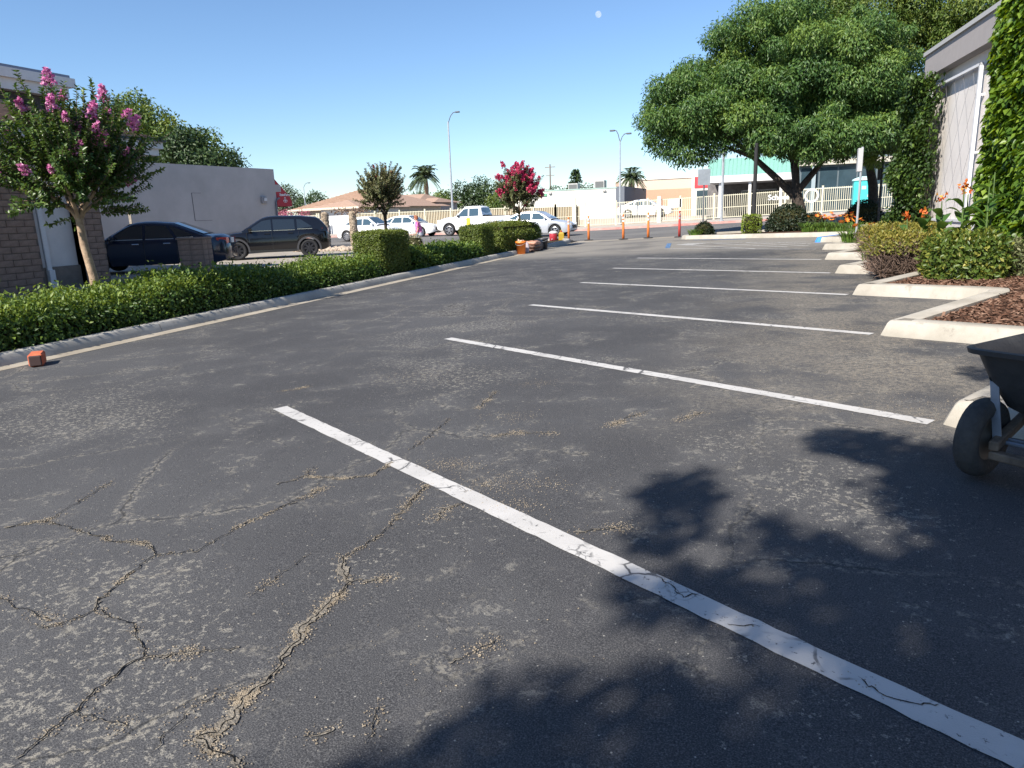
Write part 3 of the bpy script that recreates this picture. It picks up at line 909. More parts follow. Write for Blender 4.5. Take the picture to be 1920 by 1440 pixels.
def myrtle(label, seed, base, fork, crown_c, crown_r, nshoots, leafL, material, petal, npan, trunk_r, bark, shoots_len=(0.5, 1.1), pal=0.5, pan_scale=1.0, pan_top=0.3, extra=(), zflat=1.0):
    rg = np.random.default_rng(seed)
    o = empty('crepe_myrtle', label, 'tree', base)
    B = np.array(base); F = np.array(fork)-B; C = np.array(crown_c)-B
    m = MB()
    limb(m, [(0, 0, -0.05), tuple(F*0.35+np.array([0.01, 0.015, 0])), tuple(F*0.7+np.array([-.01, -.01, 0])), tuple(F)], trunk_r*1.15, trunk_r*0.8, 10)
    tw = MB()
    ends = []
    for k in range(6):
        a = 2*math.pi*k/6+rg.normal(0, .25)
        e = C+np.array([math.cos(a)*crown_r[0]*0.45, math.sin(a)*crown_r[1]*0.45, rg.uniform(-.2, .15)*crown_r[2]])
        md = F*0.5+e*0.5+np.array([math.cos(a)*.08, math.sin(a)*.08, 0.05])
        limb(m, [tuple(F*0.96), tuple(F*.75+md*.25+np.array([0, 0, .03])), tuple(md), tuple(e)], trunk_r*0.62, trunk_r*0.25, 7)
        ends.append((md, e))
    autosmooth(m.obj('trunk', bark, o), 60)
    Ps, As, Ns, Ts, tips = [], [], [], [], []
    def shoot(s, dr, Ln, r0=0.006):
        n = max(6, int(Ln/(leafL*0.42)))
        t = np.linspace(0, 1, n)
        bend = rg.normal(0, .18, 3); bend[2] = abs(bend[2])*0.4+0.10
        pts = s[None]+dr[None]*(t*Ln)[:, None]+bend[None]*(t**2*Ln*0.5)[:, None]
        tw.tube([tuple(p) for p in pts[::max(1, n//4)]]+[tuple(pts[-1])], [r0]*(len(pts[::max(1, n//4)]))+[0.002], 4, False)
        side = np.cross(dr, rg.normal(size=3)); side /= np.linalg.norm(side)
        up2 = np.cross(side, dr)
        st = t > 0.12
        for sgn in (1, -1):
            for (ax, w) in ((side, 1.0), (up2, 0.55)):
                msk = st & (rg.random(n) < w)
                q = pts[msk]; k = len(q)
                Ps.append(q); As.append(sgn*ax[None]*0.9+dr[None]*0.55+rg.normal(0, .22, (k, 3)))
                Ns.append(dr[None]*0.5+np.array([[0, 0, .6]])+rg.normal(0, .35, (k, 3)))
                Ts.append(np.clip(rg.normal(pal, .15)+t[msk]*0.22+rg.normal(0, .12, k), 0, 1))
        return pts[-1], (pts[-1]-pts[-2])
    for k in range(nshoots):
        d = rdir(rg, 1)[0]; d[2] = d[2]*0.9+0.25; d /= np.linalg.norm(d)
        s = C+d*np.array(crown_r)*rg.uniform(0.15, 0.72)*np.array([1, 1, zflat])
        dr = d*np.array([1, 1, 0.8])+np.array([0, 0, 0.75])+rg.normal(0, .2, 3); dr /= np.linalg.norm(dr)
        tip, td = shoot(s, dr, rg.uniform(*shoots_len)*(0.75+0.5*d[2] if d[2] > 0 else 0.75))
        tips.append((tip, td, d[2]))
    for (s, e_) in extra:
        s = np.array(s)-B; e_ = np.array(e_)-B
        v = e_-s; tip, td = shoot(s, v/np.linalg.norm(v), np.linalg.norm(v), 0.008)
        tips.append((tip, td, 2.0))
    tw.obj('twigs', TWIG, o)['kind'] = 'stuff'
    Pn = np.concatenate(Ps); n = len(Pn)
    L = leafL*(0.75+0.5*rg.random(n))
    link('foliage', leaf_mesh('foliage', Pn, np.concatenate(As), np.concatenate(Ns), L, L*0.58, np.concatenate(Ts), material), o)
    pm = [panicle_mesh('flower_cluster', rg, petal) for _ in range(3)]
    tips.sort(key=lambda q: -(q[2]+rg.normal(0, pan_top)))
    for (tip, td, _) in tips[:npan]:
        f = link('flower_cluster', pm[int(rg.integers(3))], o, tuple(tip-0.06*td/np.linalg.norm(td)))
        f['kind'] = 'stuff'; f.rotation_euler = Vector(td).to_track_quat('Z', 'Y').to_euler()
        s = pan_scale*rg.uniform(0.7, 1.25); f.scale = (s, s, s)
    return o

myrtle('pink crepe myrtle with leaning tan trunk rising from the low hedge', 21, (-11.0, 9.0, 0.12), (-11.0, 8.9, 1.62), (-11.05, 9.0, 2.22), (1.05, 1.3, 0.78), 430, 0.074, MYRTLE, PINK, 30, 0.07, BARK, (0.45, 0.95), 0.48, 0.95, 6.0,
       extra=[((-11.0, 9.5, 2.1), (-11.0, 10.85, 2.4)), ((-11.0, 9.2, 1.7), (-11.0, 10.15, 1.66)), ((-11.0, 9.25, 1.8), (-11.0, 9.95, 1.72)), ((-11, 8.8, 1.85), (-11, 7.75, 1.75)), ((-11, 8.6, 2.9), (-11, 8.32, 3.75)), ((-11, 8.8, 2.9), (-11, 8.65, 3.72)), ((-11, 9.6, 2.8), (-11, 10.25, 3.4))])
myrtle('small grey green crepe myrtle behind the square hedge block', 22, (-10.3, 17.72, 0.12), (-10.3, 17.72, 1.5), (-10.3, 17.6, 2.05), (0.62, 0.70, 0.55), 360, 0.058, MYRTLE_P, REDP, 7, 0.05, BARKD, (0.25, 0.5), 0.52, 0.35, 0.3)
myrtle('crepe myrtle in crimson bloom above the rounded hedge', 23, (-9.9, 27.6, 0.12), (-9.9, 27.6, 1.45), (-9.9, 27.6, 2.15), (0.85, 1.4, 0.88), 400, 0.085, MYRTLE_P, REDP, 95, 0.055, BARK, (0.3, 0.55), 0.35, 1.0, 1.3)

# ================================================================ broad trees
def tree(name, label, seed, base, trunk, limbs, ellipses, nclump, cr, dens, ls, material, bark=BARKD, droop=0.6, flat=0.7, group=None, inner=0.62, lw=0.4, extra=(), spray=0):
    rg = np.random.default_rng(seed)
    o = empty(name, label, 'tree', base, 0, group)
    B = np.array(base)
    m = MB()
    for pts, r0, r1 in trunk+limbs:
        limb(m, [tuple(np.array(p)-B) for p in pts], r0, r1, 9)
    autosmooth(m.obj('trunk', bark, o), 60)
    cl = []
    tot = sum(e[3]*e[4] for e in ellipses)
    for (x, y, z, rx, rz) in ellipses:
        n = int(nclump*rx*rz/tot)
        for k in range(n):
            d = rdir(rg, 1)[0]
            if d[2] < -0.35: d[2] *= 0.45
            q = np.array([x, y, z])+d*np.array([rx, rx*0.9, rz])*rg.uniform(inner, 0.92)
            cl.append((q[0]-B[0], q[1]-B[1], q[2]-B[2], rg.uniform(*cr)))
    for k in range(spray):
        x, y, z, rx, rz = ellipses[int(rg.integers(len(ellipses)))]
        d = rdir(rg, 1)[0]; q = np.array([x, y, z])+d*np.array([rx, rx*0.9, rz])*rg.uniform(0.93, 1.02)
        cl.append((q[0]-B[0], q[1]-B[1], q[2]-B[2], rg.uniform(.22, .42)))
    for (x, y, z, r) in extra: cl.append((x-B[0], y-B[1], z-B[2], r))
    clump_crown('crown', o, rg, cl, dens, ls, material, droop, flat, lw)
    return o

TB = P(0.75, 33)+0.1
tree('pistache_tree', 'broad spreading shade tree with dark forked trunk on the parking island', 31, (0.75, 32.6, TB),
     [([(0.75, 32.6, TB-0.1), (0.68, 32.6, 1.2), (0.45, 32.6, 2.1)], 0.30, 0.21)],
     [([(0.5, 32.6, 1.75), (-.35, 32.5, 2.6), (-1.2, 32.4, 3.4), (-2.2, 32.2, 4.3), (-3.5, 32.0, 5.3)], 0.17, 0.05),
      ([(0.5, 32.6, 1.95), (0.45, 32.7, 3.0), (0.3, 33, 4.5), (0.2, 33, 6)], 0.16, 0.05),
      ([(0.5, 32.6, 1.9), (1.2, 32.8, 2.8), (1.9, 33, 3.8), (2.6, 33.3, 5.2)], 0.15, 0.05),
      ([(-1.2, 32.4, 3.4), (-2.4, 32.0, 3.9), (-3.6, 31.7, 4.3)], 0.09, 0.03),
      ([(0.5, 32.6, 2.0), (0.3, 33.6, 3.2), (-.4, 34.6, 4.8)], 0.13, 0.04)],
     [(-3.2, 32.8, 5.5, 2.8, 2.15), (-0.6, 33, 6.9, 3.4, 2.5), (1.9, 33.2, 6.1, 3.1, 2.6), (-1.6, 32.6, 5.2, 3.4, 1.5), (1.2, 32.0, 4.1, 2.2, 1.1), (3.0, 32.5, 4.6, 2.2, 1.7), (2.2, 31.8, 3.7, 1.7, .7), (-0.4, 31.6, 4.3, 1.8, .9)],
     300, (0.38, 0.78), 190, 0.15, TREE, droop=0.9, lw=0.36, spray=70, extra=[(-4.1, 32.3, 3.9, 0.8), (-3.4, 32, 3.75, .7), (-4.9, 32.5, 4.3, .8), (-2.7, 31.8, 4.0, .65), (-5.4, 32.6, 5.2, .75)])
T2 = P(4, 38)+0.1
tree('shade_tree', 'taller yellow green tree behind the pistache next to the building', 32, (4.05, 38, T2),
     [([(4.05, 38, T2-.1), (3.9, 38, 2.2), (3.65, 38, 3.3), (3.8, 38, 5.5)], 0.25, 0.14)],
     [([(3.7, 38, 3.2), (4.6, 38, 4.6), (5.4, 38, 6.4)], 0.12, 0.04), ([(3.7, 38, 3.4), (2.6, 38, 5.0), (2.0, 38, 7.0)], 0.11, 0.04)],
     [(3.2, 38.4, 8.6, 3.3, 2.5), (5.2, 38, 6.8, 2.6, 2.8), (2.4, 38, 6.0, 2.6, 2.0), (6.8, 37.4, 9.5, 2.6, 2.4), (4.6, 37.4, 4.6, 2.0, 1.6), (1.2, 38.2, 9.0, 2.4, 2.0)],
     240, (0.4, 0.85), 130, 0.15, TREE2, droop=0.7, spray=60)
# tree behind the camera: its shade falls across the near bays
rgn = np.random.default_rng(333)
SHADE = [(.38,4.42,.17),(.62,4.45,.12),(.78,4.1,.2),(.95,3.8,.25),(1.25,4.0,.3),(1.5,3.5,.35),(.72,3.55,.24),(.92,3.2,.3),(1.2,2.9,.35),(-.42,3.5,.17),(-.36,3.22,.14),(-.4,2.92,.12),(.0,3.05,.13),(.2,2.95,.16),(.35,2.75,.18),(-.35,2.45,.16),(-.15,2.55,.14),(.1,2.35,.2),(.55,2.4,.25),(.9,2.4,.3),(1.2,2.2,.3),(-.62,1.72,.13),(-.5,1.6,.12),(-.25,1.85,.15),(0,1.75,.2),(.3,1.9,.2),(.6,1.8,.25),(.9,1.7,.25),(-.9,1.35,.13),(-.7,1.25,.15),(-.4,1.3,.2),(0,1.3,.25),(.4,1.3,.3),(.8,1.2,.3),(1.5,6.25,.12),(1.75,5.9,.2),(1.7,5.2,.3),(1.9,4.6,.4),(1.6,4.3,.3),(1.9,3.0,.4),(1.7,2.2,.4),(1.5,1.5,.4)]
SHADE += [(1.0, 2.6, .3), (.75, 2.05, .28), (1.25, 2.5, .35), (.45, 2.15, .2), (.25, 1.55, .25), (-.15, 1.5, .2), (1.0, 1.4, .35), (.6, 1.5, .3), (.85, 2.9, .25), (1.1, 3.4, .3), (.55, 2.75, .18), (-.55, 1.4, .16), (.75, 3.85, .2), (.5, 4.3, .14), (1.05, 4.2, .22), (1.35, 4.5, .25)]
for _ in range(60): SHADE.append((rgn.uniform(-1.2, 2.6), rgn.uniform(-2.6, 1.0), rgn.uniform(.28, .48)))
CLN = []
for (x, y, r) in SHADE:
    hh = rgn.uniform(5.6, 6.8)
    CLN.append((x-1.11*hh*SHX, y-1.11*hh*SHY, P(x, y)+hh, r*0.95))
NB = P(1.6, -6.6)+0.0
tree('shade_tree', 'tall leafy tree behind the viewer that shades the closest bays', 33, (1.6, -6.6, NB),
     [([(1.6, -6.6, NB-.1), (1.4, -6.5, 1.8), (.9, -6.3, 3.2), (0, -6.0, 4.8)], 0.2, 0.09)],
     [([(.9, -6.3, 3.2), (-.8, -5.0, 4.6), (-1.8, -3.6, 5.6)], 0.08, 0.02), ([(.9, -6.3, 3.2), (.4, -5.0, 4.8), (-.6, -3.2, 5.8)], 0.08, 0.02), ([(0, -6.0, 4.7), (-1.2, -7.0, 5.6), (-2.0, -8.0, 6.2)], 0.06, 0.02), ([(0, -6, 4.7), (.2, -7.0, 5.6), (.4, -8.2, 6.2)], 0.06, 0.02)],
     [(-1.0, -5.5, 6.2, 0.1, 0.1)], 1, (0.28, 0.5), 480, 0.11, TREE, droop=0.4, lw=0.5, flat=0.9, extra=CLN)
# trees behind the grey building
for i, (x, y, z, rx, rz, lab) in enumerate([(-52.5, 46, 8.2, 4.0, 3.2, 'tall rounded dark green tree behind the brick building'), (-46.5, 46, 8.0, 4.2, 3.4, 'big dark green tree rising over the grey stucco building'), (-42.0, 45, 5.6, 3.0, 2.8, 'lower dark green tree at the end of the grey building roof')]):
    tree('evergreen_tree', lab, 41+i, (x, y, 0.1), [([(x, y, 0), (x, y, z*.5), (x, y, z)], 0.3, 0.12)], [], [(x, y, z, rx, rz)], 34, (0.8, 1.3), 34, 0.26, DARKT if i != 1 else TREE2, droop=0.2, flat=0.85, lw=0.55, group='trees behind the grey building')

# ================================================================ left brick building
BRICK = mat('tan_brick', (0.27, 0.19, 0.15), 0.9, col2=(0.18, 0.125, 0.10), vscale=5, bump=0.4, bscale=70)
MORTAR = mat('brick_mortar', (0.13, 0.105, 0.09), 0.95, var=0.2)
STUCCO_W = mat('white_stucco', (0.64, 0.62, 0.61), 0.9, var=0.06, vscale=2, bump=0.3, bscale=120)
STUCCO_G = mat('grey_stucco', (0.45, 0.42, 0.41), 0.92, var=0.10, vscale=0.5, bump=0.4, bscale=90)
TRIMW = mat('white_trim', (0.62, 0.62, 0.63), 0.6, var=0.05)
DARKW = mat('dark_brown_siding', (0.055, 0.045, 0.045), 0.8, var=0.2)
PLINTH = mat('grey_plinth', (0.17, 0.145, 0.125), 0.9, var=0.15)
TILE = mat('tan_roof_tile', (0.38, 0.26, 0.19), 0.85, col2=(0.26, 0.175, 0.13), vscale=5)
DARKG = mat('dark_flashing', (0.05, 0.055, 0.07), 0.5)
b_root = empty('brick_building', 'brick and white stucco building with overhanging tan roof behind the pink crepe myrtle', 'building', (-15.6, 8.0, 0.10))
def rel(root, m):
    l = root.location
    m.v = [(x-l[0], y-l[1], z-l[2]) for x, y, z in m.v]
    return m
rel(b_root, MB().box((-24, -6, 0.0), (-15.75, 12.6, 3.15))).obj('wall', STUCCO_W, b_root)
rel(b_root, MB().box((-15.78, -6, 0.0), (-15.66, 12.9, 0.62))).obj('plinth', PLINTH, b_root)
# brick piers, each brick a piece
brick_meshes = []
for k in range(6):
    rr = random.Random(k)
    m = MB(); e = lambda: rr.uniform(-.004, .004)
    m.box((-0.05, 0.006, 0.005), (0.0+0.004+e(), 0.394+e(), 0.132+e()))
    brick_meshes.append(m.mesh('brick', BRICK, bevel=0.006))
half_mesh = MB().box((-0.05, 0.006, 0.005), (0.004, 0.190, 0.132)).mesh('brick', BRICK, bevel=0.006)
def pier(root, x, y0, y1, z0, z1, depth=0.22):
    rel(root, MB().box((x-depth, y0, z0), (x-0.012, y1, z1))).obj('pier', MORTAR, root)
    l = root.location
    row = 0
    z = z0
    rr = random.Random(int(y0*10))
    W = y1-y0
    while z+0.12 < z1:
        y = y0 + (0.0 if row % 2 == 0 else -0.2)
        while y < y1-0.05:
            a, b = max(y, y0), min(y+0.4, y1)
            if b-a > 0.06:
                o = link('brick', rr.choice(brick_meshes), root, (x-l[0], a-l[1], z-l[2]))
                o.scale = (1, (b-a)/0.4, 1)
            y += 0.4
        z += 0.14; row += 1
pier(b_root, -15.50, 8.6, 11.45, 0.0, 3.0)
pier(b_root, -15.50, 12.5, 13.14, 0.0, 3.05)
rel(b_root, MB().box((-15.72, 12.5, 0), (-15.52, 13.12, 3.05))).obj('pier_core', MORTAR, b_root)
# recessed panel trim and downpipe
rel(b_root, MB().box((-15.74, 11.45, 0.62), (-15.60, 11.58, 3.1))).obj('trim_board', mat('grey_trim', (0.40, 0.39, 0.39), 0.7, var=0.05), b_root)
dp_ = rel(b_root, MB().box((-15.70, 11.62, 0.55), (-15.60, 11.74, 3.1)).box((-15.66, 11.61, 0.12), (-15.54, 11.75, 0.56))).obj('downpipe', TRIMW, b_root, bevel=0.01)
# roof: soffit, fascia, tiles
rel(b_root, MB().add([(-15.75, -6, 2.85), (-14.75, -6, 3.18), (-14.75, 14.3, 3.18), (-15.75, 13.3, 2.85), (-24, 13.3, 2.85), (-24, 14.3, 3.18)], [(0, 1, 2, 3), (3, 2, 5, 4)])).obj('soffit', STUCCO_W, b_root)
rel(b_root, MB().box((-14.78, -6, 3.17), (-14.70, 14.42, 3.33)).box((-24, 14.34, 3.17), (-14.78, 14.42, 3.33)).box((-14.80, -6, 3.33), (-14.62, 14.5, 3.50)).box((-24, 14.34, 3.33), (-14.80, 14.5, 3.50))).obj('fascia', TRIMW, b_root)
rel(b_root, MB().box((-14.62, -6, 3.49), (-14.55, 14.56, 3.54)).box((-24, 14.5, 3.49), (-14.62, 14.56, 3.54))).obj('gutter_edge', DARKG, b_root)
roof = rel(b_root, MB().add([(-14.6, -6, 3.53), (-14.6, 14.5, 3.53), (-17.6, 12.6, 4.5), (-17.6, -6, 4.5), (-24, 14.5, 3.53), (-24, 12.6, 4.5)], [(0, 1, 2, 3), (1, 4, 5, 2)])).obj('roof', TILE, b_root)
# courses of tiles as overlapping ribs
m = MB()
for k in range(13):
    t = k/13.0
    x0 = -14.6-3.0*t; z0 = 3.53+0.97*t; y1 = 14.5-1.9*t
    m.box((x0-0.25, -6, z0+0.02), (x0, y1, z0+0.055))
rel(b_root, m).obj('tile_courses', TILE, roof)
roof.children[0]['kind'] = 'stuff'
rel(b_root, MB().box((-24, -6, 3.1), (-17.7, 14.0, 4.78))).obj('upper_wall', DARKW, b_root)
rel(b_root, MB().box((-24, -6, 4.76), (-17.45, 14.45, 5.02)).box((-24, -6, 5.02), (-17.35, 14.6, 5.24))).obj('upper_fascia', TRIMW, b_root)
rel(b_root, MB().box((-24, -6, 5.24), (-17.4, 14.5, 5.31))).obj('roof_flashing', mat('blue_grey_flashing', (0.16, 0.19, 0.27), 0.5), b_root)
# rock bed and side path beside it
gridmesh('side_path', [-15.6, -13.2], [13.3, 13.4, 15.4], lambda x, y: 0.125, WALKC)
rng = np.random.default_rng(77)
def rocks(name, label, n, x0, x1, y0, y1, z, smin, smax, material, seed):
    rg = np.random.default_rng(seed)
    ico = [(0, 0, 1), (.9, 0, .3), (.28, .85, .3), (-.72, .53, .3), (-.72, -.53, .3), (.28, -.85, .3), (.7, .5, -.5), (-.3, .8, -.5), (-.8, 0, -.5), (-.3, -.8, -.5), (.7, -.5, -.5)]
    fs0 = [(0, 1, 2), (0, 2, 3), (0, 3, 4), (0, 4, 5), (0, 5, 1), (1, 6, 2), (2, 7, 3), (3, 8, 4), (4, 9, 5), (5, 10, 1), (2, 6, 7), (3, 7, 8), (4, 8, 9), (5, 9, 10), (1, 10, 6)]
    m = MB()
    for _ in range(n):
        s = rg.uniform(smin, smax); sc = rg.uniform(.7, 1.3, 3)*s
        x, y = rg.uniform(x0, x1), rg.uniform(y0, y1)
        j = rg.normal(0, .12, (11, 3))
        m.add([(x+(p[0]+q[0])*sc[0], y+(p[1]+q[1])*sc[1], z+(p[2]+q[2]+.4)*sc[2]*.7) for p, q in zip(ico, j)], fs0)
    return tag(m.obj(name, material), label, kind='stuff')
rocks('rock_bed', 'dark river stones beside the brick pier', 420, -15.2, -11.8, 12.4, 13.3, 0.10, 0.05, 0.13, mat('dark_stone', (0.16, 0.15, 0.16), 0.8, col2=(0.06, 0.06, 0.07), vscale=8), 3)
rocks('rock_bed', 'pale cobbles beside the street behind the black SUV', 420, -21.5, -15.5, 28.0, 30.6, 0.10, 0.06, 0.16, mat('pale_stone', (0.47, 0.38, 0.29), 0.85, col2=(0.28, 0.22, 0.17), vscale=4), 4)

# free standing low brick post
bp = empty('brick_post', 'low brick post standing in front of the dark blue sedan', 'post', (-14.95, 15.28, 0.10), math.atan2(0.347, 0.937))
MB().box((-.335, -.0, -0.05), (.335, .6, 1.0)).obj('post_core', MORTAR, bp)
for r in range(7):
    for k in range(2):
        o = link('brick', brick_meshes[(r+k) % 6], bp, (-.335+k*.335, -.004, r*0.14), (0, 0, -math.pi/2)); o.scale = (1, 0.83, 1)
        o = link('brick', half_mesh, bp, (.339, .0+k*.3, r*0.14)); o.scale = (1, 1.5, 1)
MB().box((-.36, -.03, 0.985), (.36, .62, 1.03)).obj('cap', BRICK, bp)

# ================================================================ grey stucco building
WD = Vector((0.117, 0.993, 0)); WN = Vector((0.993, -0.117, 0))
gz_ = 0.10
gc = Vector((-23.65, 30.2, gz_))
ang = math.atan2(WD.y, WD.x)
g = empty('stucco_building', 'low windowless grey stucco building behind the two parked dark cars', 'building', gc, ang)
# local: x along wall (0 at street corner, negative back), y to the left (away from us)
MB().box((-16, 0, -0.05), (0, 12, 3.82)).obj('wall', STUCCO_G, g)
MB().box((-16.0, 0.0, 3.82), (0.0, 12.0, 3.93)).obj('parapet', STUCCO_G, g)
m = MB()
for a, b in (((-5.0, 1.55), (-4.97, 2.75)), ((-4.97, 2.735), (-4.5, 2.75)), ((-4.97, 1.55), (-4.06, 1.565))):
    m.box((a[0], -0.012, a[1]), (b[0], 0.0, b[1]))
m.obj('panel_seam', mat('panel_seam_dark', (0.15, 0.14, 0.15), 0.9), g)
lt = MB().box((-1.05, -0.13, 2.28), (-0.75, 0, 2.62)).box((-1.0, -0.17, 2.36), (-0.8, -0.13, 2.55)).obj('wall_light', mat('light_housing', (0.33, 0.31, 0.31), 0.6), g, bevel=0.02)
MB().box((-0.99, -0.185, 2.40), (-0.81, -0.172, 2.54)).obj('lens', mat('lamp_lens', (0.55, 0.55, 0.58), 0.3), lt)
MB().tube([(-0.12, -0.06, 0.1), (-0.12, -0.06, 2.35), (-0.02, -0.06, 2.5), (0.15, -0.05, 2.55)], 0.045, 8).obj('downpipe', mat('grey_pipe', (0.16, 0.16, 0.18), 0.6), g)
MB().box((0.02, 0.02, 2.85), (0.38, 0.6, 3.2)).obj('ledge', STUCCO_G, g)
# red awning with lettering on its end panel
RED = mat('red_awning_cloth', (0.42, 0.035, 0.05), 0.75, var=0.08, vscale=3)
WHITE = mat('white_lettering', (0.72, 0.72, 0.74), 0.6)
aw = tag(bpy.data.objects.new('awning', None), 'red cloth awning with white lettering at the corner of the grey building', 'awning')
COL.objects.link(aw); aw.location = gc + WD*0.05 + Vector((0, 0, 0)); aw.rotation_euler = (0, 0, ang)
prof = [(0.0, 3.45), (0.93, 2.62), (1.03, 2.38), (1.03, 2.15), (0.02, 2.15)]
m = MB()
n = len(prof)
vs = [(x, 0.04, z-gz_+0.1) for x, z in prof] + [(x, 7.0, z-gz_+0.1) for x, z in prof]
m.add(vs, [tuple(range(n))]); m.add(vs, [(0, 1, n+1, n), (1, 2, n+2, n+1), (2, 3, n+3, n+2)])
m.obj('canopy', RED, aw)
def text(name, body, size, parent, loc, rot, material, extrude=0.004, align='CENTER', bold=0.0):
    cu = bpy.data.curves.new(name, 'FONT'); cu.body = body; cu.size = size; cu.extrude = extrude; cu.align_x = align; cu.offset = bold
    o = bpy.data.objects.new(name, cu); COL.objects.link(o)
    dg = bpy.context.evaluated_depsgraph_get(); me = bpy.data.meshes.new_from_object(o.evaluated_get(dg))
    bpy.data.objects.remove(o)
    me.materials.clear(); me.materials.append(material)
    return link(name, me, parent, loc, rot)
text('lettering', 'StateFarm', 0.175, aw, (0.56, 0.028, 2.66), (math.pi/2, 0, 0), WHITE, 0.006, bold=0.004)
m = MB()
def oval(cx, cz, rx, rz, rot, y=0.022):
    pts = []
    for k in range(18):
        a = 2*math.pi*k/18; u, v = rx*math.cos(a), rz*math.sin(a)
        pts.append((cx+u*math.cos(rot)-v*math.sin(rot), y, cz+u*math.sin(rot)+v*math.cos(rot)))
    outer = pts
    inner = [(cx+(p[0]-cx)*.62, y, cz+(p[2]-cz)*.62) for p in pts]
    m.add(outer+inner, [(i, (i+1) % 18, 18+(i+1) % 18, 18+i) for i in range(18)])
oval(0.56, 2.52, 0.055, 0.085, 0); oval(0.50, 2.40, 0.055, 0.085, 1.05, 0.018); oval(0.62, 2.40, 0.055, 0.085, -1.05, 0.014)
m.obj('emblem', WHITE, aw)
# wooden stake by the wall
tag(MB().box((-0.045, -0.02, -0.1), (0.045, 0.02, 1.9)).obj('wooden_stake', mat('weathered_wood', (0.36, 0.31, 0.25), 0.9, var=0.2, vscale=20), None, loc=(-21.4, 19.3, 0.1), rot=(0, 0, 0.3)), 'pale wooden stake sticking up behind the dark sedan', 'stake')

# ================================================================ street fence
CREAM = mat('cream_fence_paint', (0.62, 0.58, 0.44), 0.5, var=0.06, vscale=2)
FY = 56.0
fz = lambda x: G(x, FY)+0.12
picket_me = MB().box((-0.017, -0.012, 0.0), (0.017, 0.012, 1.66)).mesh('picket', CREAM)
picket_fine = MB().box((-0.022, -0.012, 0.0), (0.022, 0.012, 1.72)).mesh('picket', CREAM)
post_me = MB().box((-0.06, -0.05, -0.05), (0.06, 0.05, 1.84)).box((-0.07, -0.06, 1.84), (0.07, 0.06, 1.88)).mesh('post', CREAM)
def fence_run(label, x0, x1, bay, step, individual, mid=True):
    r = empty('picket_fence', label, 'fence', (x0, FY, fz(x0)), 0, 'cream metal fence along the street')
    x = x0; bays = []
    while x < x1-0.2:
        bays.append((x, min(x+bay, x1))); x += bay
    for a, b in bays:
        link('post', post_me, r, (a-x0, 0, fz(a)-fz(x0)))
        for h in ((0.10, 1.66, 0.80) if mid else (0.10, 1.66)):
            m = MB()
            za, zb = fz(a)+h-fz(x0), fz(b)+h-fz(x0)
            m.add([(a-x0, -.02, za), (b-x0, -.02, zb), (b-x0, .02, zb), (a-x0, .02, za), (a-x0, -.02, za+.045), (b-x0, -.02, zb+.045), (b-x0, .02, zb+.045), (a-x0, .02, za+.045)],
                  [(0, 3, 2, 1), (4, 5, 6, 7), (0, 1, 5, 4), (1, 2, 6, 5), (2, 3, 7, 6), (3, 0, 4, 7)])
            m.obj('rail', CREAM, r)
        n = int((b-a)/step)
        mm = MB()
        for k in range(1, n):
            px = a+(b-a)*k/n
            z = fz(px)+0.08-fz(x0)
            if individual: link('picket', picket_me, r, (px-x0, 0, z))
            else: mm.box((px-x0-.022, -.012, z), (px-x0+.022, .012, z+1.66))
        if not individual: mm.obj('pickets', CREAM, r)['kind'] = 'stuff'
    link('post', post_me, r, (x1-x0, 0, fz(x1)-fz(x0)))
    return r
fl_ = fence_run('cream picket fence left of the white garage across the street', -66, -39.4, 2.4, 0.16, False, False)
fm_ = fence_run('cream picket fence with reed backing behind the white pickup', -36.0, -17.0, 2.45, 0.15, False, False)
fr_ = fence_run('cream metal picket fence in front of the school with green roof', -17.0, 14.0, 2.45, 0.135, True)
m = MB()
x = -35.9
while x < -17.1:
    m.box((x, FY+0.06, fz(x)+0.05), (x+2.3, FY+0.075, fz(x)+1.62)); x += 2.32
rel(fm_, m).obj('reed_screen', mat('reed_screen', (0.36, 0.27, 0.17), 0.9, col2=(0.22, 0.165, 0.10), vscale=22), fm_)
m = MB()
x = -65.5
while x < -41.6:
    m.box((x, FY+0.06, fz(x)+0.05), (x+2.3, FY+0.075, fz(x)+1.62)); x += 2.32
rel(fl_, m).obj('reed_screen', MATS['reed_screen'], fl_)
# things hung on the fence
sg = tag(MB().box((-0.5, -0.03, 0), (0.5, -0.01, 0.62)).obj('fence_sign', mat('sign_white', (0.70, 0.70, 0.68), 0.6), None, loc=(-7.6, FY-0.02, fz(-7.6)+1.05)), 'white rectangular sign hung on the fence near the wide gate post', 'sign')
lt_ = text('school_letters', 'School', 0.52, None, (-0.3, FY-0.045, fz(-.3)+1.12), (math.pi/2, 0, 0), mat('letter_white', (0.75, 0.75, 0.72), 0.5), 0.01, bold=0.012)
tag(lt_, 'white word School mounted on the fence beside the tree trunk', 'lettering')
m = MB(); 
for k in range(28):
    a, b = 2*math.pi*k/28, 2*math.pi*(k+1)/28
    for r0, r1, y in ((0.36, 0.48, -0.03),):
        m.add([(r0*math.cos(a), y, r0*math.sin(a)), (r1*math.cos(a), y, r1*math.sin(a)), (r1*math.cos(b), y, r1*math.sin(b)), (r0*math.cos(b), y, r0*math.sin(b))], [(0, 1, 2, 3)])
em = empty('round_emblem', 'round white ring emblem on the fence right of the tree trunk', 'emblem', (1.9, FY, fz(1.9)+1.25))
m.obj('ring', mat('ring_white', (0.72, 0.70, 0.66), 0.6), em)
gp = tag(MB().box((-0.13, -0.1, -0.1), (0.13, 0.1, 1.95)).obj('gate_post', mat('gate_post_cream', (0.64, 0.61, 0.50), 0.6, var=0.05), None, loc=(-8.75, FY-0.15, fz(-8.7))), 'thick cream gate post in the street fence beside the white sign', 'post')
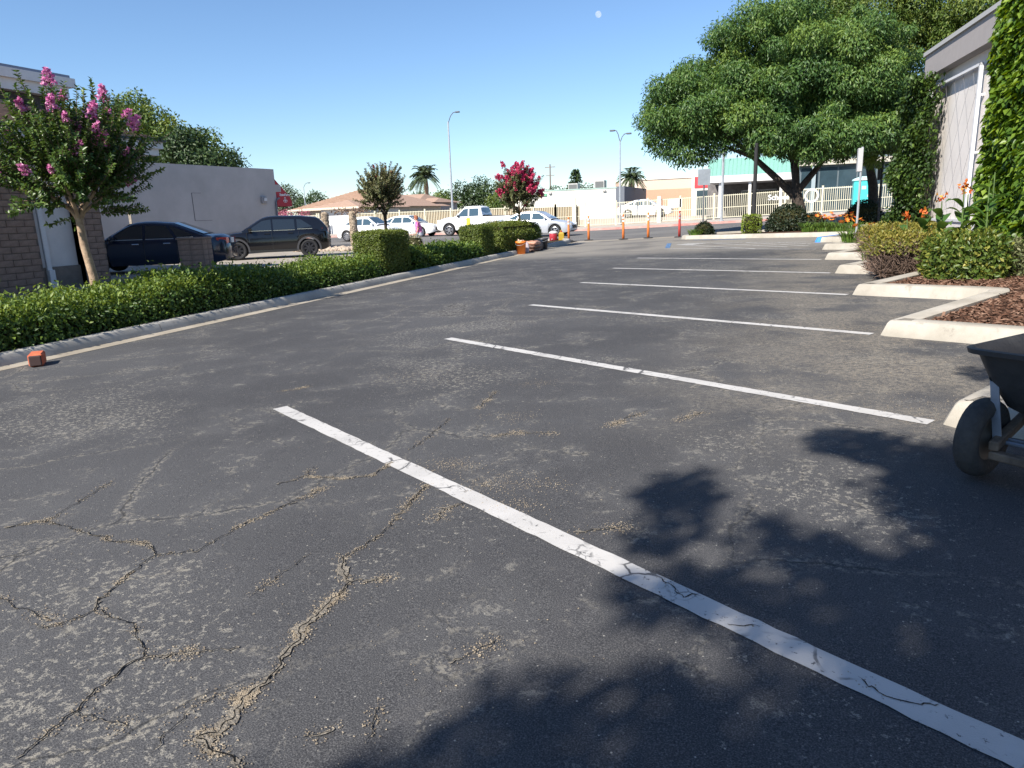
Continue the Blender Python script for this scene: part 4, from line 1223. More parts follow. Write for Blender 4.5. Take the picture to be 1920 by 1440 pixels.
gp2 = tag(MB().box((-0.14, -0.1, -0.1), (0.14, 0.1, 2.25)).obj('gate_post', MATS['gate_post_cream'], None, loc=(-15.4, FY-0.15, fz(-15.4))), 'tall cream gate post in front of the long white building', 'post')

# ================================================================ far buildings
def block(name, label, x0, x1, y0, y1, z0, z1, material, parts=()):
    r = empty(name, label, 'building', ((x0+x1)/2, y0, z0))
    rel(r, MB().box((x0, y0, z0), (x1, y1, z1))).obj('wall', material, r)
    for nm, a, b, mt_ in parts:
        rel(r, MB().box(a, b)).obj(nm, mt_, r)
    return r
OFFW = mat('cream_white_wall', (0.74, 0.71, 0.63), 0.85, var=0.03)
PEACH = mat('peach_wall', (0.60, 0.47, 0.37), 0.85, var=0.04)
PEACHD = mat('salmon_band', (0.52, 0.30, 0.20), 0.85, var=0.04)
SLATE = mat('slate_grey_panel', (0.13, 0.145, 0.17), 0.7)
GLASS = mat('dark_blue_glass', (0.035, 0.06, 0.075), 0.12, spec=0.8, var=0.2, vscale=0.6)
GREYM = mat('rooftop_unit_grey', (0.42, 0.40, 0.38), 0.7, var=0.1)
wb = block('white_building', 'long low cream white building behind the fence with rooftop units', -25.5, -15.15, 70, 82, 0.1, 3.62, OFFW,
      [('parapet_cap', (-25.6, 69.95, 3.62), (-15.05, 82, 3.72), mat('mint_cap', (0.33, 0.45, 0.40), 0.7)),
       ('corner_panel', (-15.14, 69.98, 0.1), (-14.3, 82, 3.76), SLATE),
       ('wall_lamp', (-21.9, 69.8, 3.36), (-21.6, 70, 3.52), GREYM), ('wall_lamp', (-16.4, 69.8, 3.36), (-16.1, 70, 3.52), GREYM)])
sgb = MB().box((-23.1, 69.9, 3.15), (-22.55, 69.99, 3.42)); rel(wb, sgb).obj('sign_panel', mat('yellow_sign', (0.70, 0.62, 0.10), 0.6), wb)
rel(wb, MB().box((-22.54, 69.9, 3.17), (-22.1, 69.99, 3.40))).obj('sign_panel', mat('green_sign', (0.15, 0.42, 0.25), 0.6), wb)
for x, h in ((-20.4, 0.78), (-17.6, 0.95)):
    u = empty('rooftop_unit', 'grey air conditioning unit on the white building, ' + ('left of the pair' if x < -19 else 'right of the pair'), 'air conditioner', (x, 74, 3.62))
    MB().box((-.5, -.5, 0.0), (.5, .6, h)).obj('casing', GREYM, u)
    MB().box((-.42, -.53, 0.12), (.42, -.5, h-.12)).obj('grille', mat('grille_dark', (0.12, 0.12, 0.12), 0.7), u)
block('white_annex', 'small white rooftop block behind the slate corner of the white building', -17.8, -16.6, 84, 88, 0.2, 5.15, OFFW)
block('peach_building', 'long low building painted cream over salmon behind the school fence', -15.9, -9.6, 85, 97, 0.3, 4.85, PEACH,
      [('salmon_band', (-15.9, 84.96, 0.3), (-9.6, 84.999, 3.72), PEACHD), ('white_pier', (-16.6, 84.9, 0.3), (-15.9, 96, 4.95), OFFW), ('coping', (-16.0, 84.9, 4.85), (-9.5, 97, 5.0), OFFW)])
block('brown_building', 'tan building with dark windows behind the second palm', -20.6, -17.2, 95, 105, 0.2, 5.2, mat('tan_wall', (0.42, 0.30, 0.23), 0.85),
      [('window_band', (-20.6, 94.95, 0.3), (-17.2, 94.99, 3.85), GLASS)])
block('red_front_building', 'white building with a red shopfront band', -9.15, -6.3, 80, 92, 0.4, 5.0, OFFW,
      [('red_band', (-8.85, 79.94, 3.55), (-6.4, 79.99, 4.7), mat('shop_red', (0.55, 0.05, 0.06), 0.6)), ('shop_window', (-8.6, 79.93, 0.6), (-6.5, 79.985, 3.3), GLASS)])
GREEN = mat('green_metal_roof', (0.14, 0.32, 0.26), 0.55, var=0.06)
sch = empty('school_building', 'school building with green standing seam roof and white canopy', 'building', (-1, 78, 0.6))
rel(sch, MB().box((-7.3, 78, 0.5), (4.5, 92, 4.55))).obj('wall', mat('grey_stone_wall', (0.20, 0.185, 0.18), 0.9, col2=(0.12, 0.11, 0.11), vscale=2.5), sch)
rf = rel(sch, MB().add([(-7.35, 77.7, 4.45), (4.6, 77.7, 4.45), (4.6, 79.0, 6.3), (-7.35, 79.0, 6.3), (-7.35, 92, 6.3), (4.6, 92, 6.3), (-7.35, 92, 4.45), (4.6, 92, 4.45)], [(0, 1, 2, 3), (3, 2, 5, 4), (0, 3, 4, 6), (1, 7, 5, 2)])).obj('roof', GREEN, sch)
m = MB()
for k in range(31):
    x = -7.3+k*0.39
    m.add([(x, 77.66, 4.47), (x+.05, 77.66, 4.47), (x+.05, 78.96, 6.33), (x, 78.96, 6.33), (x, 77.74, 4.42), (x+.05, 77.74, 4.42)], [(0, 1, 2, 3), (0, 4, 5, 1)])
o = rel(sch, m).obj('roof_seams', GREEN, rf); o['kind'] = 'stuff'
rel(sch, MB().box((-6.6, 71.0, 3.72), (3.2, 77.9, 4.32))).obj('canopy', mat('canopy_white', (0.72, 0.70, 0.69), 0.7), sch)
for x in (-5.55, -2.9, -0.2, 2.6):
    rel(sch, MB().box((x-.12, 71.3, 0.5), (x+.12, 71.55, 3.72))).obj('canopy_column', MATS['canopy_white'], sch)
w = rel(sch, MB().box((-3.9, 77.9, 1.0), (-0.6, 77.98, 3.1))).obj('window', GLASS, sch)
rel(sch, MB().box((-3.98, 77.86, 2.98), (-0.52, 77.9, 3.1)).box((-3.98, 77.86, 1.0), (-3.86, 77.9, 3.1)).box((-2.3, 77.86, 1.0), (-2.2, 77.9, 3.1)).box((-.64, 77.86, 1.0), (-.52, 77.9, 3.1))).obj('frame', TRIMW, w)
gb = empty('glass_building', 'glass fronted building with pale cornice behind the dark tree trunk', 'building', (6, 66, 0.8))
rel(gb, MB().box((1.2, 66, 0.7), (13, 76, 5.6))).obj('wall', mat('blue_grey_wall', (0.10, 0.13, 0.145), 0.6), gb)
for i in range(8):
    for j in range(2):
        x = 1.35+i*1.42; z = 1.0+j*1.75
        w = rel(gb, MB().box((x, 65.96, z), (x+1.3, 65.995, z+1.62))).obj('window', GLASS, gb)
rel(gb, MB().box((1.1, 65.5, 4.55), (13.1, 66, 4.95))).obj('cornice', mat('pale_cornice', (0.50, 0.46, 0.38), 0.8), gb)
rel(gb, MB().box((1.15, 65.9, 2.66), (13, 65.955, 2.76))).obj('transom', mat('pale_blue_metal', (0.30, 0.36, 0.38), 0.5), gb)
rel(gb, MB().box((2.15, 65.6, 0.7), (2.45, 65.9, 4.55))).obj('column', MATS['pale_blue_metal'], gb)

# house across the street
HW = mat('house_cream_wall', (0.60, 0.52, 0.42), 0.85, var=0.03)
GARW = mat('garage_white', (0.80, 0.80, 0.80), 0.7)
ho = empty('house', 'tan tile roofed house with a white garage wall facing the street', 'house', (-42, 66, 0.2))
rel(ho, MB().box((-48.6, 66, 0.1), (-37.8, 78, 2.78))).obj('wall', HW, ho)
rel(ho, MB().box((-39.95, 57.2, 0.1), (-36.8, 66.1, 2.5))).obj('garage', GARW, ho)
ti = mat('terracotta_tile', (0.43, 0.29, 0.21), 0.85, col2=(0.33, 0.21, 0.15), vscale=7)
rf = rel(ho, MB().add([(-49.6, 65.2, 2.75), (-36.9, 65.2, 2.75), (-36.9, 79, 2.75), (-49.6, 79, 2.75), (-44.4, 71, 4.75), (-42.0, 71, 4.75)], [(0, 1, 5, 4), (1, 2, 5), (2, 3, 4, 5), (3, 0, 4), (0, 3, 2, 1)])).obj('roof', ti, ho)
m = MB()
for k in range(1, 15):
    t = k/15.0; xa = -49.6+5.2*t; xb = -36.9-5.1*t; y = 65.2+5.8*t; z = 2.75+2.0*t
    m.box((xa, y-.12, z-.01), (xb, y, z+.035))
o = rel(ho, m).obj('tile_courses', ti, rf); o['kind'] = 'stuff'
rel(ho, MB().add([(-41.5, 56.7, 2.62), (-35.6, 56.7, 2.62), (-35.6, 66.5, 2.62), (-41.5, 66.5, 2.62), (-38.5, 59.5, 3.35), (-38.5, 67.0, 3.35)], [(0, 1, 4), (1, 2, 5, 4), (3, 0, 4, 5), (0, 3, 2, 1)])).obj('garage_roof', ti, ho)
rel(ho, MB().box((-49.7, 65.1, 2.6), (-36.8, 65.2, 2.78)).box((-41.55, 56.6, 2.5), (-35.55, 56.7, 2.66))).obj('fascia', mat('cream_fascia', (0.66, 0.58, 0.46), 0.7), ho)
h2 = empty('house', 'lilac grey house with low terracotta roof behind the fence', 'house', (-39, 76, 0.3))
WALLP = mat('pinkish_grey_wall', (0.40, 0.36, 0.35), 0.85)
rel(h2, MB().box((-44, 76, 0.2), (-40.2, 84, 3.35))).obj('wall', WALLP, h2)
rel(h2, MB().box((-40.2, 76.6, 0.2), (-38.4, 84, 3.2))).obj('wall', WALLP, h2)
rel(h2, MB().add([(-45, 75.4, 3.35), (-39.4, 75.4, 3.35), (-40.8, 80, 4.3), (-44, 80, 4.3), (-45, 85, 3.35), (-39.4, 85, 3.35)], [(0, 1, 2, 3), (1, 5, 2), (3, 2, 5, 4), (0, 3, 4), (0, 4, 5, 1)])).obj('roof', ti, h2)
rel(h2, MB().add([(-40.4, 76.0, 3.2), (-37.6, 76.0, 3.2), (-38.4, 79, 3.75), (-40.4, 79, 3.75), (-37.6, 84, 3.2), (-40.4, 84, 3.2)], [(0, 1, 2, 3), (1, 4, 2), (3, 2, 4, 5)])).obj('roof', ti, h2)
rel(h2, MB().box((-42.6, 75.94, 1.9), (-40.9, 75.99, 2.35))).obj('window', GLASS, h2)

# ================================================================ right building with vines
RB = empty('cream_building', 'cream stucco building with flat overhanging roof and wire trellis on the right', 'building', (3.5, 22.6, 0.3), math.atan2(-4.82, 0.5)+math.pi/2)
# local: y runs along the wall (0 at far corner, negative towards camera), x into the building
WALLR = mat('cream_stucco', (0.70, 0.65, 0.61), 0.9, var=0.05, vscale=1.2, bump=0.35, bscale=110)
MB().box((0.12, -24, -0.4), (9, 0, 4.25)).obj('wall', WALLR, RB)
MB().box((-0.14, -24.1, 4.25), (9.1, 0.14, 4.80)).obj('roof_band', mat('grey_beige_fascia', (0.33, 0.30, 0.29), 0.85, var=0.04), RB)
MB().box((-0.19, -24.1, 4.80), (9.1, 0.19, 4.90)).obj('coping', mat('coping_grey', (0.42, 0.41, 0.40), 0.6), RB)
MB().box((0.0, -24, -0.4), (0.12, 0, 0.62)).obj('plinth', WALLR, RB)
# trellis frame and crossed wires
STEEL = mat('galvanised_steel', (0.42, 0.43, 0.45), 0.4, metal=0.7, var=0.1)
tr = MB().box((-0.03, -3.65, 3.92), (0.04, 0, 3.98)).box((-0.03, -3.65, 0.5), (0.04, -3.57, 3.98)).box((-0.03, -0.3, 0.5), (0.04, -0.22, 3.98)).box((-0.03, -3.65, 0.62), (0.04, 0, 0.68))
for z in (0.9, 2.1, 3.3): tr.box((0.04, -3.64, z), (0.12, -3.58, z+.05))
tr.obj('trellis_frame', TRIMW, RB)
m = MB()
for k in range(-6, 7):
    for s in (1, -1):
        y0, z0 = -3.6+k*0.62, 0.68
        pts = []
        for t in np.linspace(0, 1, 24):
            z = 0.68+t*3.24; y = y0+s*t*1.75 + (0 if s > 0 else 1.0)
            if -3.58 < y < -0.25: pts.append((0.01, y, z))
        if len(pts) > 1: m.tube([pts[0], pts[-1]], 0.0025, 4, False)
m.obj('trellis_wires', mat('dark_wire', (0.22, 0.21, 0.21), 0.6), RB)
M4 = RB.matrix_basis
def vine(label, seed, y0, y1, z0, z1, depth, n, ls, material, bias=0.0):
    rg = np.random.default_rng(seed)
    o = empty('climbing_vine', label, 'vine', RB.location, RB.rotation_euler[2])
    u = rg.random(n); w = rg.random(n)
    y = y0+(y1-y0)*u; z = z0+(z1-z0)*w
    lump = 0.5+0.5*np.sin(y*2.7+np.sin(z*1.9)*1.6)*np.sin(z*2.3+seed)
    edge = np.minimum(np.minimum(y-y0, y1-y)/0.5, 1).clip(0, 1)
    dpt = depth*(0.35+0.65*lump)*np.sqrt(edge)
    x = -dpt*(0.35+0.65*rg.random(n)**0.5)-0.02
    y = y+rg.normal(0, 0.07, n); z = z+rg.normal(0, 0.06, n)
    d = np.tile(np.array([-1.0, 0, 0.15]), (n, 1))
    A = unit(rdir(rg, n)*0.7+np.array([-0.35, 0, -0.75])); N = unit(d*0.7+rdir(rg, n)*0.6+np.array([0, 0, 0.5]))
    L = ls*(0.6+0.8*rg.random(n))
    link('foliage', leaf_mesh('foliage', np.stack([x, y, z], 1), A, N, L, L*0.72, np.clip(rg.normal(0.45+bias, .2, n)+(lump-.5)*.25, 0, 1), material), o)
    m = MB()
    for k in range(14):
        yy = rg.uniform(y0+.1, y1-.1); pts = [(-0.03, yy, z0)]
        for t in range(5): yy = min(y1-.1, max(y0+.1, yy+rg.normal(0, .15))); pts.append((-0.05-depth*.25*rg.random(), yy, z0+(z1-z0)*(t+1)/5.3))
        m.tube(pts, [0.018-.002*i for i in range(6)], 5)
    m.obj('stems', TWIG, o)
    return o
vine('dark green vine covering the far corner of the cream building', 51, -1.3, 0.5, 0.0, 4.2, 0.95, 13000, 0.105, IVYD)
vine('bright leafy vine hanging on the near part of the cream building wall', 52, -10.5, -4.95, 0.0, 5.2, 0.42, 22000, 0.14, IVY, 0.08)

# ================================================================ vehicles
TYRE = mat('tyre_rubber', (0.022, 0.022, 0.024), 0.85, var=0.15, vscale=20)
ALLOY = mat('alloy_silver', (0.50, 0.50, 0.52), 0.3, metal=0.8)
ALLOYD = mat('alloy_black', (0.035, 0.035, 0.04), 0.35, metal=0.4)
CGLASS = mat('car_glass', (0.018, 0.024, 0.03), 0.04, spec=0.9)
CGLASS_B = mat('car_glass_sky', (0.05, 0.085, 0.11), 0.04, spec=0.9)
BLACKP = mat('black_trim', (0.02, 0.02, 0.022), 0.6)
CHROME = mat('chrome', (0.65, 0.65, 0.67), 0.15, metal=1.0)
HEADL = mat('headlight', (0.62, 0.63, 0.66), 0.1, spec=0.9)
TAILL = mat('taillight', (0.45, 0.015, 0.02), 0.15, spec=0.8)
AMBER = mat('amber_lens', (0.6, 0.2, 0.03), 0.2)

def wheel_meshes(r, w, rim_mat, spokes, key):
    if key in wheel_meshes.c: return wheel_meshes.c[key]
    rr = r*0.68
    t = MB().lathe([(rr, -w/2+.01), (rr+.02, -w/2), (r-.03, -w/2), (r-.008, -w/2+.025), (r, -w/2+.05), (r, w/2-.05), (r-.008, w/2-.025), (r-.03, w/2), (rr+.02, w/2), (rr, w/2-.01), (rr, -w/2+.01)], 32, axis='Y')
    tyre = t.mesh('tyre', TYRE, True)
    q = MB()
    q.lathe([(rr, -w/2+.012), (rr, w/2-.012)], 28, axis='Y')
    q.lathe([(rr, w/2-.012), (rr-.018, w/2-.006), (rr-.03, w/2-.02)], 28, axis='Y')
    q.lathe([(0.001, w/2-.012), (0.055, w/2-.012), (0.07, w/2-.035)], 14, axis='Y')
    for k in range(spokes):
        a = 2*math.pi*k/spokes
        ca, sa = math.cos(a), math.sin(a)
        for (h0, h1) in ((0.03, 0.022),):
            p = []
            for (rad, hw) in ((0.04, 0.034), (rr-.01, 0.03)):
                for s in (-1, 1): p.append((rad*ca-s*hw*sa, rad*sa+s*hw*ca))
            y1, y0 = w/2-.018, w/2-.05
            vs = [(x, y1, z) for x, z in p]+[(x, y0, z) for x, z in p]
            q.add(vs, [(0, 1, 3, 2), (0, 4, 5, 1), (2, 3, 7, 6), (1, 5, 7, 3), (0, 2, 6, 4)])
    rim = q.mesh('rim', rim_mat)
    dark = MB().lathe([(0.001, w/2-.075), (rr, w/2-.075)], 20, axis='Y').mesh('brake_disc', BLACKP)
    wheel_meshes.c[key] = (tyre, rim, dark)
    return wheel_meshes.c[key]
wheel_meshes.c = {}

def car(name, label, loc, heading, S, group=None):
    o = empty(name, label, S.get('cat', 'car'), loc, heading, group)
    L, W = S['L'], S['W']; hl = L/2; hw = W/2
    wx = S['wheels']; r = S['r']; ra = r+S.get('gap', 0.065); sill = S.get('sill', 0.22)
    body = S['body']
    xs = set(np.linspace(-hl, hl, 49).tolist())
    for c in wx:
        for t in np.linspace(-ra, ra, 15): xs.add(c+float(t))
    xs = np.array(sorted(xs)); xs[0] = -hl; xs[-1] = hl
    shx, shz = zip(*S['shoulder']); tpx, tpz = zip(*S['top'])
    def sm(x, px, pz):
        return sum(np.interp(x+d, px, pz) for d in (-.09, -.045, 0, .045, .09))/5
    def width(x):
        e = abs(x)/hl
        return hw*(1-min(1, e)**S.get('pl', 9)*0.30)
    rings = []
    for x in xs:
        w = width(x); hs = sm(x, shx, shz); ht = max(hs+0.005, sm(x, tpx, tpz))
        zb = sill + 0.10*max(0, (abs(x)-hl*0.86)/(hl*0.14))
        for c in wx:
            d = abs(x-c)
            if d < ra: zb = max(zb, r+math.sqrt(max(0, ra*ra-d*d))*0.98)
        zb = min(zb, hs-0.08)
        ring = []
        for t, k in ((0, .955), (.18, .985), (.45, 1.0), (.62, .992), (.80, .975), (.93, .955), (1.0, .925)):
            ring.append((x, w*k, zb+(hs-zb)*t))
        for t in (.35, .7, 1.0):
            ring.append((x, w*.925*(1-t), hs+(ht-hs)*math.sin(t*math.pi/2)))
        full = ring + [(p[0], -p[1], p[2]) for p in reversed(ring[:-1])]
        rings.append(full)
    k = len(rings[0])
    m = MB()
    # round the nose and tail: pull end rings in with height
    vs = []
    for i, rg_ in enumerate(rings):
        for (x, y, z) in rg_:
            e = (abs(x)-hl*0.90)/(hl*0.10)
            if e > 0:
                hh = (z-sill)/max(0.1, sm(math.copysign(hl*.9, x), shx, shz)-sill)
                x -= math.copysign(1, x)*e*(0.10*max(0, hh-0.45)**2*1.6+0.05*max(0, .25-hh)+0.06*(abs(y)/hw)**2)
            vs.append((x, y, z))
    fs = [(i*k+j, (i+1)*k+j, (i+1)*k+j+1, i*k+j+1) for i in range(len(rings)-1) for j in range(k-1)]
    fs.append(tuple(range(k))); fs.append(tuple((len(rings)-1)*k+j for j in reversed(range(k))))
    m.add(vs, fs)
    bo = autosmooth(m.obj('body', body, o, smooth=True), 50)
    u = MB().box((-hl+.25, -hw+.28, sill+.02), (hl-.25, hw-.28, sill+.38))
    u.obj('underbody', BLACKP, o)
    # cabin
    cx, cz = zip(*S['cabin'])
    belt = S['belt']; zr = max(cz)
    wb, wt = hw*.905, hw*S.get('roofw', .70)
    wat = lambda z: wb-(wb-wt)*max(0, (z-belt)/(zr-belt))**1.15
    x0, x1 = cx[0], cx[-1]
    cs = np.array(sorted(set(np.linspace(x0, x1, 34).tolist()+list(cx))))
    rings = []
    for x in cs:
        z = float(np.interp(x, cx, cz)); z = max(z, belt+.01)
        zs = sum(max(belt+.01, float(np.interp(x+d, cx, cz))) for d in (-.06, -.03, 0, .03, .06))/5
        b0 = belt-.06
        ring = [(x, wb+.005, b0), (x, wat(belt+(zs-belt)*.5), belt+(zs-belt)*.5), (x, wat(zs-.05 if zs-belt > .12 else zs), max(belt, zs-.05)), (x, wat(zs)*.94, zs-.012), (x, wat(zs)*.6, zs+.012), (x, 0, zs+.02)]
        rings.append(ring+[(p[0], -p[1], p[2]) for p in reversed(ring[:-1])])
    k = len(rings[0]); m = MB()
    m.add([p for q in rings for p in q], [(i*k+j, (i+1)*k+j, (i+1)*k+j+1, i*k+j+1) for i in range(len(rings)-1) for j in range(k-1)])
    rf = autosmooth(m.obj('roof', body, o, smooth=True), 35)
    gl = S.get('glass', CGLASS)
    # side windows
    for i, poly in enumerate(S['win']):
        for s in (1, -1):
            m = MB(); n = len(poly)
            m.add([(x, s*(wat(z)+.007), z) for x, z in poly]+[(x, s*(wat(z)-.012), z) for x, z in poly], [tuple(range(n))]+[(a, (a+1) % n, n+(a+1) % n, n+a) for a in range(n)])
            wo = m.obj('side_window', gl if not S.get('rearglass') or i == 0 else S['rearglass'], o)
            if S.get('chrome'):
                mm = MB(); b = [p for p in poly]
                lowz = min(p[1] for p in poly)
                lo = [p for p in poly if p[1] < lowz+.06]
                xa, xb = min(p[0] for p in lo), max(p[0] for p in lo)
                zz = lowz-.012
                mm.box((xa, s*wat(zz)-.012, zz-.012), (xb, s*wat(zz)+.012, zz+.008)).obj('sill_trim', CHROME, wo)
    # windscreen and rear screen
    def screen(nm, xa, za, xb, zb, sgn):
        m = MB(); rows = 5
        vs = []
        nx, nz = (zb-za), -(xb-xa)
        ln = math.hypot(nx, nz); nx, nz = nx/ln*sgn, nz/ln*sgn
        if nz < 0: nx, nz = -nx, -nz
        for i in range(rows):
            t = .05+.9*i/(rows-1); x = xa+(xb-xa)*t; z = za+(zb-za)*t
            for y in (-1, -.5, 0, .5, 1):
                ww = (wat(z)-.07)*y
                vs.append((x+nx*.016-abs(y)**2*.015*(1 if sgn > 0 else -1), ww, z+nz*.016+.018*(1-abs(y)**1.5)))
        m.add(vs, [(i*5+j, i*5+j+1, (i+1)*5+j+1, (i+1)*5+j) for i in range(rows-1) for j in range(4)])
        autosmooth(m.obj(nm, gl, o), 60)
    fw = S['front_screen']; rw = S['rear_screen']
    screen('windscreen', fw[0], fw[1], fw[2], fw[3], 1)
    screen('rear_screen', rw[0], rw[1], rw[2], rw[3], -1)
    # wheels
    ty, rm, dk = wheel_meshes(r, S.get('ww', .22), S.get('rim', ALLOY), S.get('spokes', 5), (r, S.get('rim', ALLOY).name, S.get('spokes', 5)))
    for c in wx:
        for s in (1, -1):
            we = bpy.data.objects.new('wheel', None); COL.objects.link(we); we.parent = o; we.location = (c, s*(hw-.125), r); we.empty_display_size = .1
            if s < 0: we.rotation_euler = (0, 0, math.pi)
            link('tyre', ty, we); link('rim', rm, we); link('brake_disc', dk, we)
            if S.get('cladding'):
                m = MB(); pts = []
                for a in np.linspace(-.15, math.pi+.15, 15): pts.append((math.cos(a), math.sin(a)))
                q = MB(); vs = []
                for (ca, sa) in pts:
                    for (rad, yy) in ((ra-.01, .985), (ra-.01, 1.012), (ra+.055, 1.012), (ra+.06, .98)):
                        vs.append((c+ca*rad, s*hw*yy, r+sa*rad))
                q.add(vs, [(i*4+j, (i+1)*4+j, (i+1)*4+j+1, i*4+j+1) for i in range(len(pts)-1) for j in range(3)])
                q.obj('arch_trim', S['cladding'], o)
    # lights: wrapped wedges at the corners
    def corner(nm, xa, xb, z0, z1, mt_, tip=0.0):
        for s in (1, -1):
            m = MB()
            ya, yb = width(xa)*.985+.006, width(xb)*.93+.008
            sx = math.copysign(1, xb)
            xe = xb-sx*.055+sx*.012
            vs = [(xa, s*ya, z1-tip), (xe, s*(yb-.02), z1), (xe, s*(yb-.02), z0), (xa, s*ya, z1-tip-(z1-z0)*.35), (xb+sx*.004-sx*.02, s*(yb*.62), z1-.02), (xb+sx*.004-sx*.02, s*(yb*.62), z0+.03)]
            m.add(vs, [(0, 1, 2, 3), (1, 4, 5, 2)])
            m.add([(x-sx*.03, y-s*.03, z) for x, y, z in vs], [(3, 2, 1, 0)])
            m.obj(nm, mt_, o)
    hz = S['lamp']
    corner('headlight', hl-S.get('hlen', .34), hl, hz[0], hz[1], HEADL)
    corner('taillight', -hl+S.get('tlen', .28), -hl, hz[2], hz[3], TAILL)
    # mirrors, handles, door gaps
    mx = S['mirror']
    for s in (1, -1):
        m = MB().box((mx[0]-.09, s*(wb+.02)-(.0 if s > 0 else .17), mx[1]), (mx[0]+.05, s*(wb+.02)+(.17 if s > 0 else 0), mx[1]+.13))
        m.obj('door_mirror', S.get('mirrormat', body), o, bevel=0.03)
        for hx in S['handles']:
            y = s*(hw*.975+.012)
            MB().box((hx-.10, y-.012, S['hz']), (hx+.10, y+.012, S['hz']+.03)).obj('door_handle', S.get('handlemat', body), o, bevel=0.006)
        m = MB()
        for dx in S['doors']:
            m.box((dx-.005, s*hw*.95-.001, sill+.12), (dx+.005, s*hw*.995+(.004 if s > 0 else -.004)-0.0, belt-.02))
        m.obj('door_gap', BLACKP, o)['kind'] = 'stuff'
    # grille and plates
    MB().box((hl-.04, -hw*.42, S['lamp'][0]-.14), (hl+.008, hw*.42, S['lamp'][0]+.04)).obj('grille', BLACKP, o)
    MB().box((-hl-.012, -.17, S.get('plate', .78)), (-hl+.03, .17, S.get('plate', .78)+.16)).obj('number_plate', mat('plate_white', (0.6, 0.6, 0.6), 0.5), o)
    if S.get('bed'):
        MB().box((-hl*.93, -hw*.80, 1.25), (-hl*.23, hw*.80, 1.275)).obj('bed_cover', BLACKP, o)
    if S.get('sidetrim'):
        for s in (1, -1):
            MB().box((wx[1]+ra+.05, s*hw-.03, sill-.01), (wx[0]-ra-.05, s*hw+.01, sill+.09)).obj('side_skirt', S['sidetrim'], o)
    return o

def paint_car(name, c, rough=0.3, metal=0.0, coat=0.25): return mat(name, c, rough, metal, spec=0.5, coat=coat)
NAVY = paint_car('dark_blue_paint', (0.010, 0.018, 0.040), .16); BLK = paint_car('black_paint', (0.006, 0.006, 0.008), .14); WHT = paint_car('white_paint', (0.78, 0.78, 0.78), .35); SLV = paint_car('silver_paint', (0.52, 0.54, 0.58), .28, .3)
def sedan(L=4.62, W=1.77, Hh=1.48, **kw):
    h = L/2
    S = dict(L=L, W=W, wheels=(h*.60, -h*.565), r=.325, belt=.94, roofw=.70,
        shoulder=[(-h, .86), (-h*.9, .96), (-h*.5, .965), (0, .95), (h*.4, .93), (h*.62, .86), (h*.86, .76), (h, .60)],
        top=[(-h, .94), (-h*.93, 1.06), (-h*.70, 1.08), (0, 1.0), (h*.36, 1.0), (h*.62, .93), (h*.88, .82), (h, .66)],
        cabin=[(-h*.80, .99), (-h*.62, 1.17), (-h*.36, Hh-.06), (-h*.12, Hh-.005), (h*.02, Hh), (h*.14, Hh-.03), (h*.25, 1.33), (h*.50, .985)],
        win=[[(h*.015, .985), (h*.36, .985), (h*.40, 1.02), (h*.19, 1.335), (h*.015, 1.365)], [(-h*.36, 1.0), (-h*.02, .985), (-h*.02, 1.365), (-h*.27, 1.34)], [(-h*.60, 1.06), (-h*.40, 1.01), (-h*.31, 1.32), (-h*.40, 1.27)]],
        front_screen=(h*.49, .99, h*.16, Hh-.04), rear_screen=(-h*.75, 1.05, -h*.34, Hh-.05),
        lamp=(.58, .74, .76, .95), mirror=(h*.37, .97), handles=(h*.10, -h*.28), hz=.82, doors=(h*.44, -.0, -h*.40))
    S.update(kw); return S
def suv(**kw):
    L = 4.32; h = L/2; Hh = 1.60
    S = dict(L=L, W=1.79, wheels=(h*.60, -h*.62), r=.345, gap=.06, belt=1.03, roofw=.74, sill=.26,
        shoulder=[(-h, .98), (-h*.9, 1.06), (-h*.5, 1.06), (0, 1.04), (h*.42, 1.02), (h*.65, .98), (h*.86, .88), (h, .70)],
        top=[(-h, 1.03), (-h*.8, 1.1), (0, 1.06), (h*.40, 1.08), (h*.65, 1.06), (h*.88, .97), (h, .78)],
        cabin=[(-h*.97, 1.06), (-h*.91, 1.30), (-h*.80, Hh-.09), (-h*.5, Hh-.02), (-h*.1, Hh), (h*.06, Hh-.015), (h*.17, Hh-.09), (h*.50, 1.07)],
        win=[[(h*.0, 1.075), (h*.34, 1.075), (h*.385, 1.11), (h*.15, 1.43), (h*.0, 1.475)], [(-h*.40, 1.09), (-h*.03, 1.075), (-h*.03, 1.475), (-h*.40, 1.46)], [(-h*.70, 1.16), (-h*.44, 1.10), (-h*.44, 1.455), (-h*.52, 1.44)]],
        front_screen=(h*.49, 1.08, h*.12, Hh-.05), rear_screen=(-h*.965, 1.10, -h*.83, Hh-.13),
        lamp=(.70, .88, .92, 1.12), mirror=(h*.37, 1.06), handles=(h*.08, -h*.32), hz=.93, doors=(h*.42, -.0, -h*.46), plate=.85)
    S.update(kw); return S
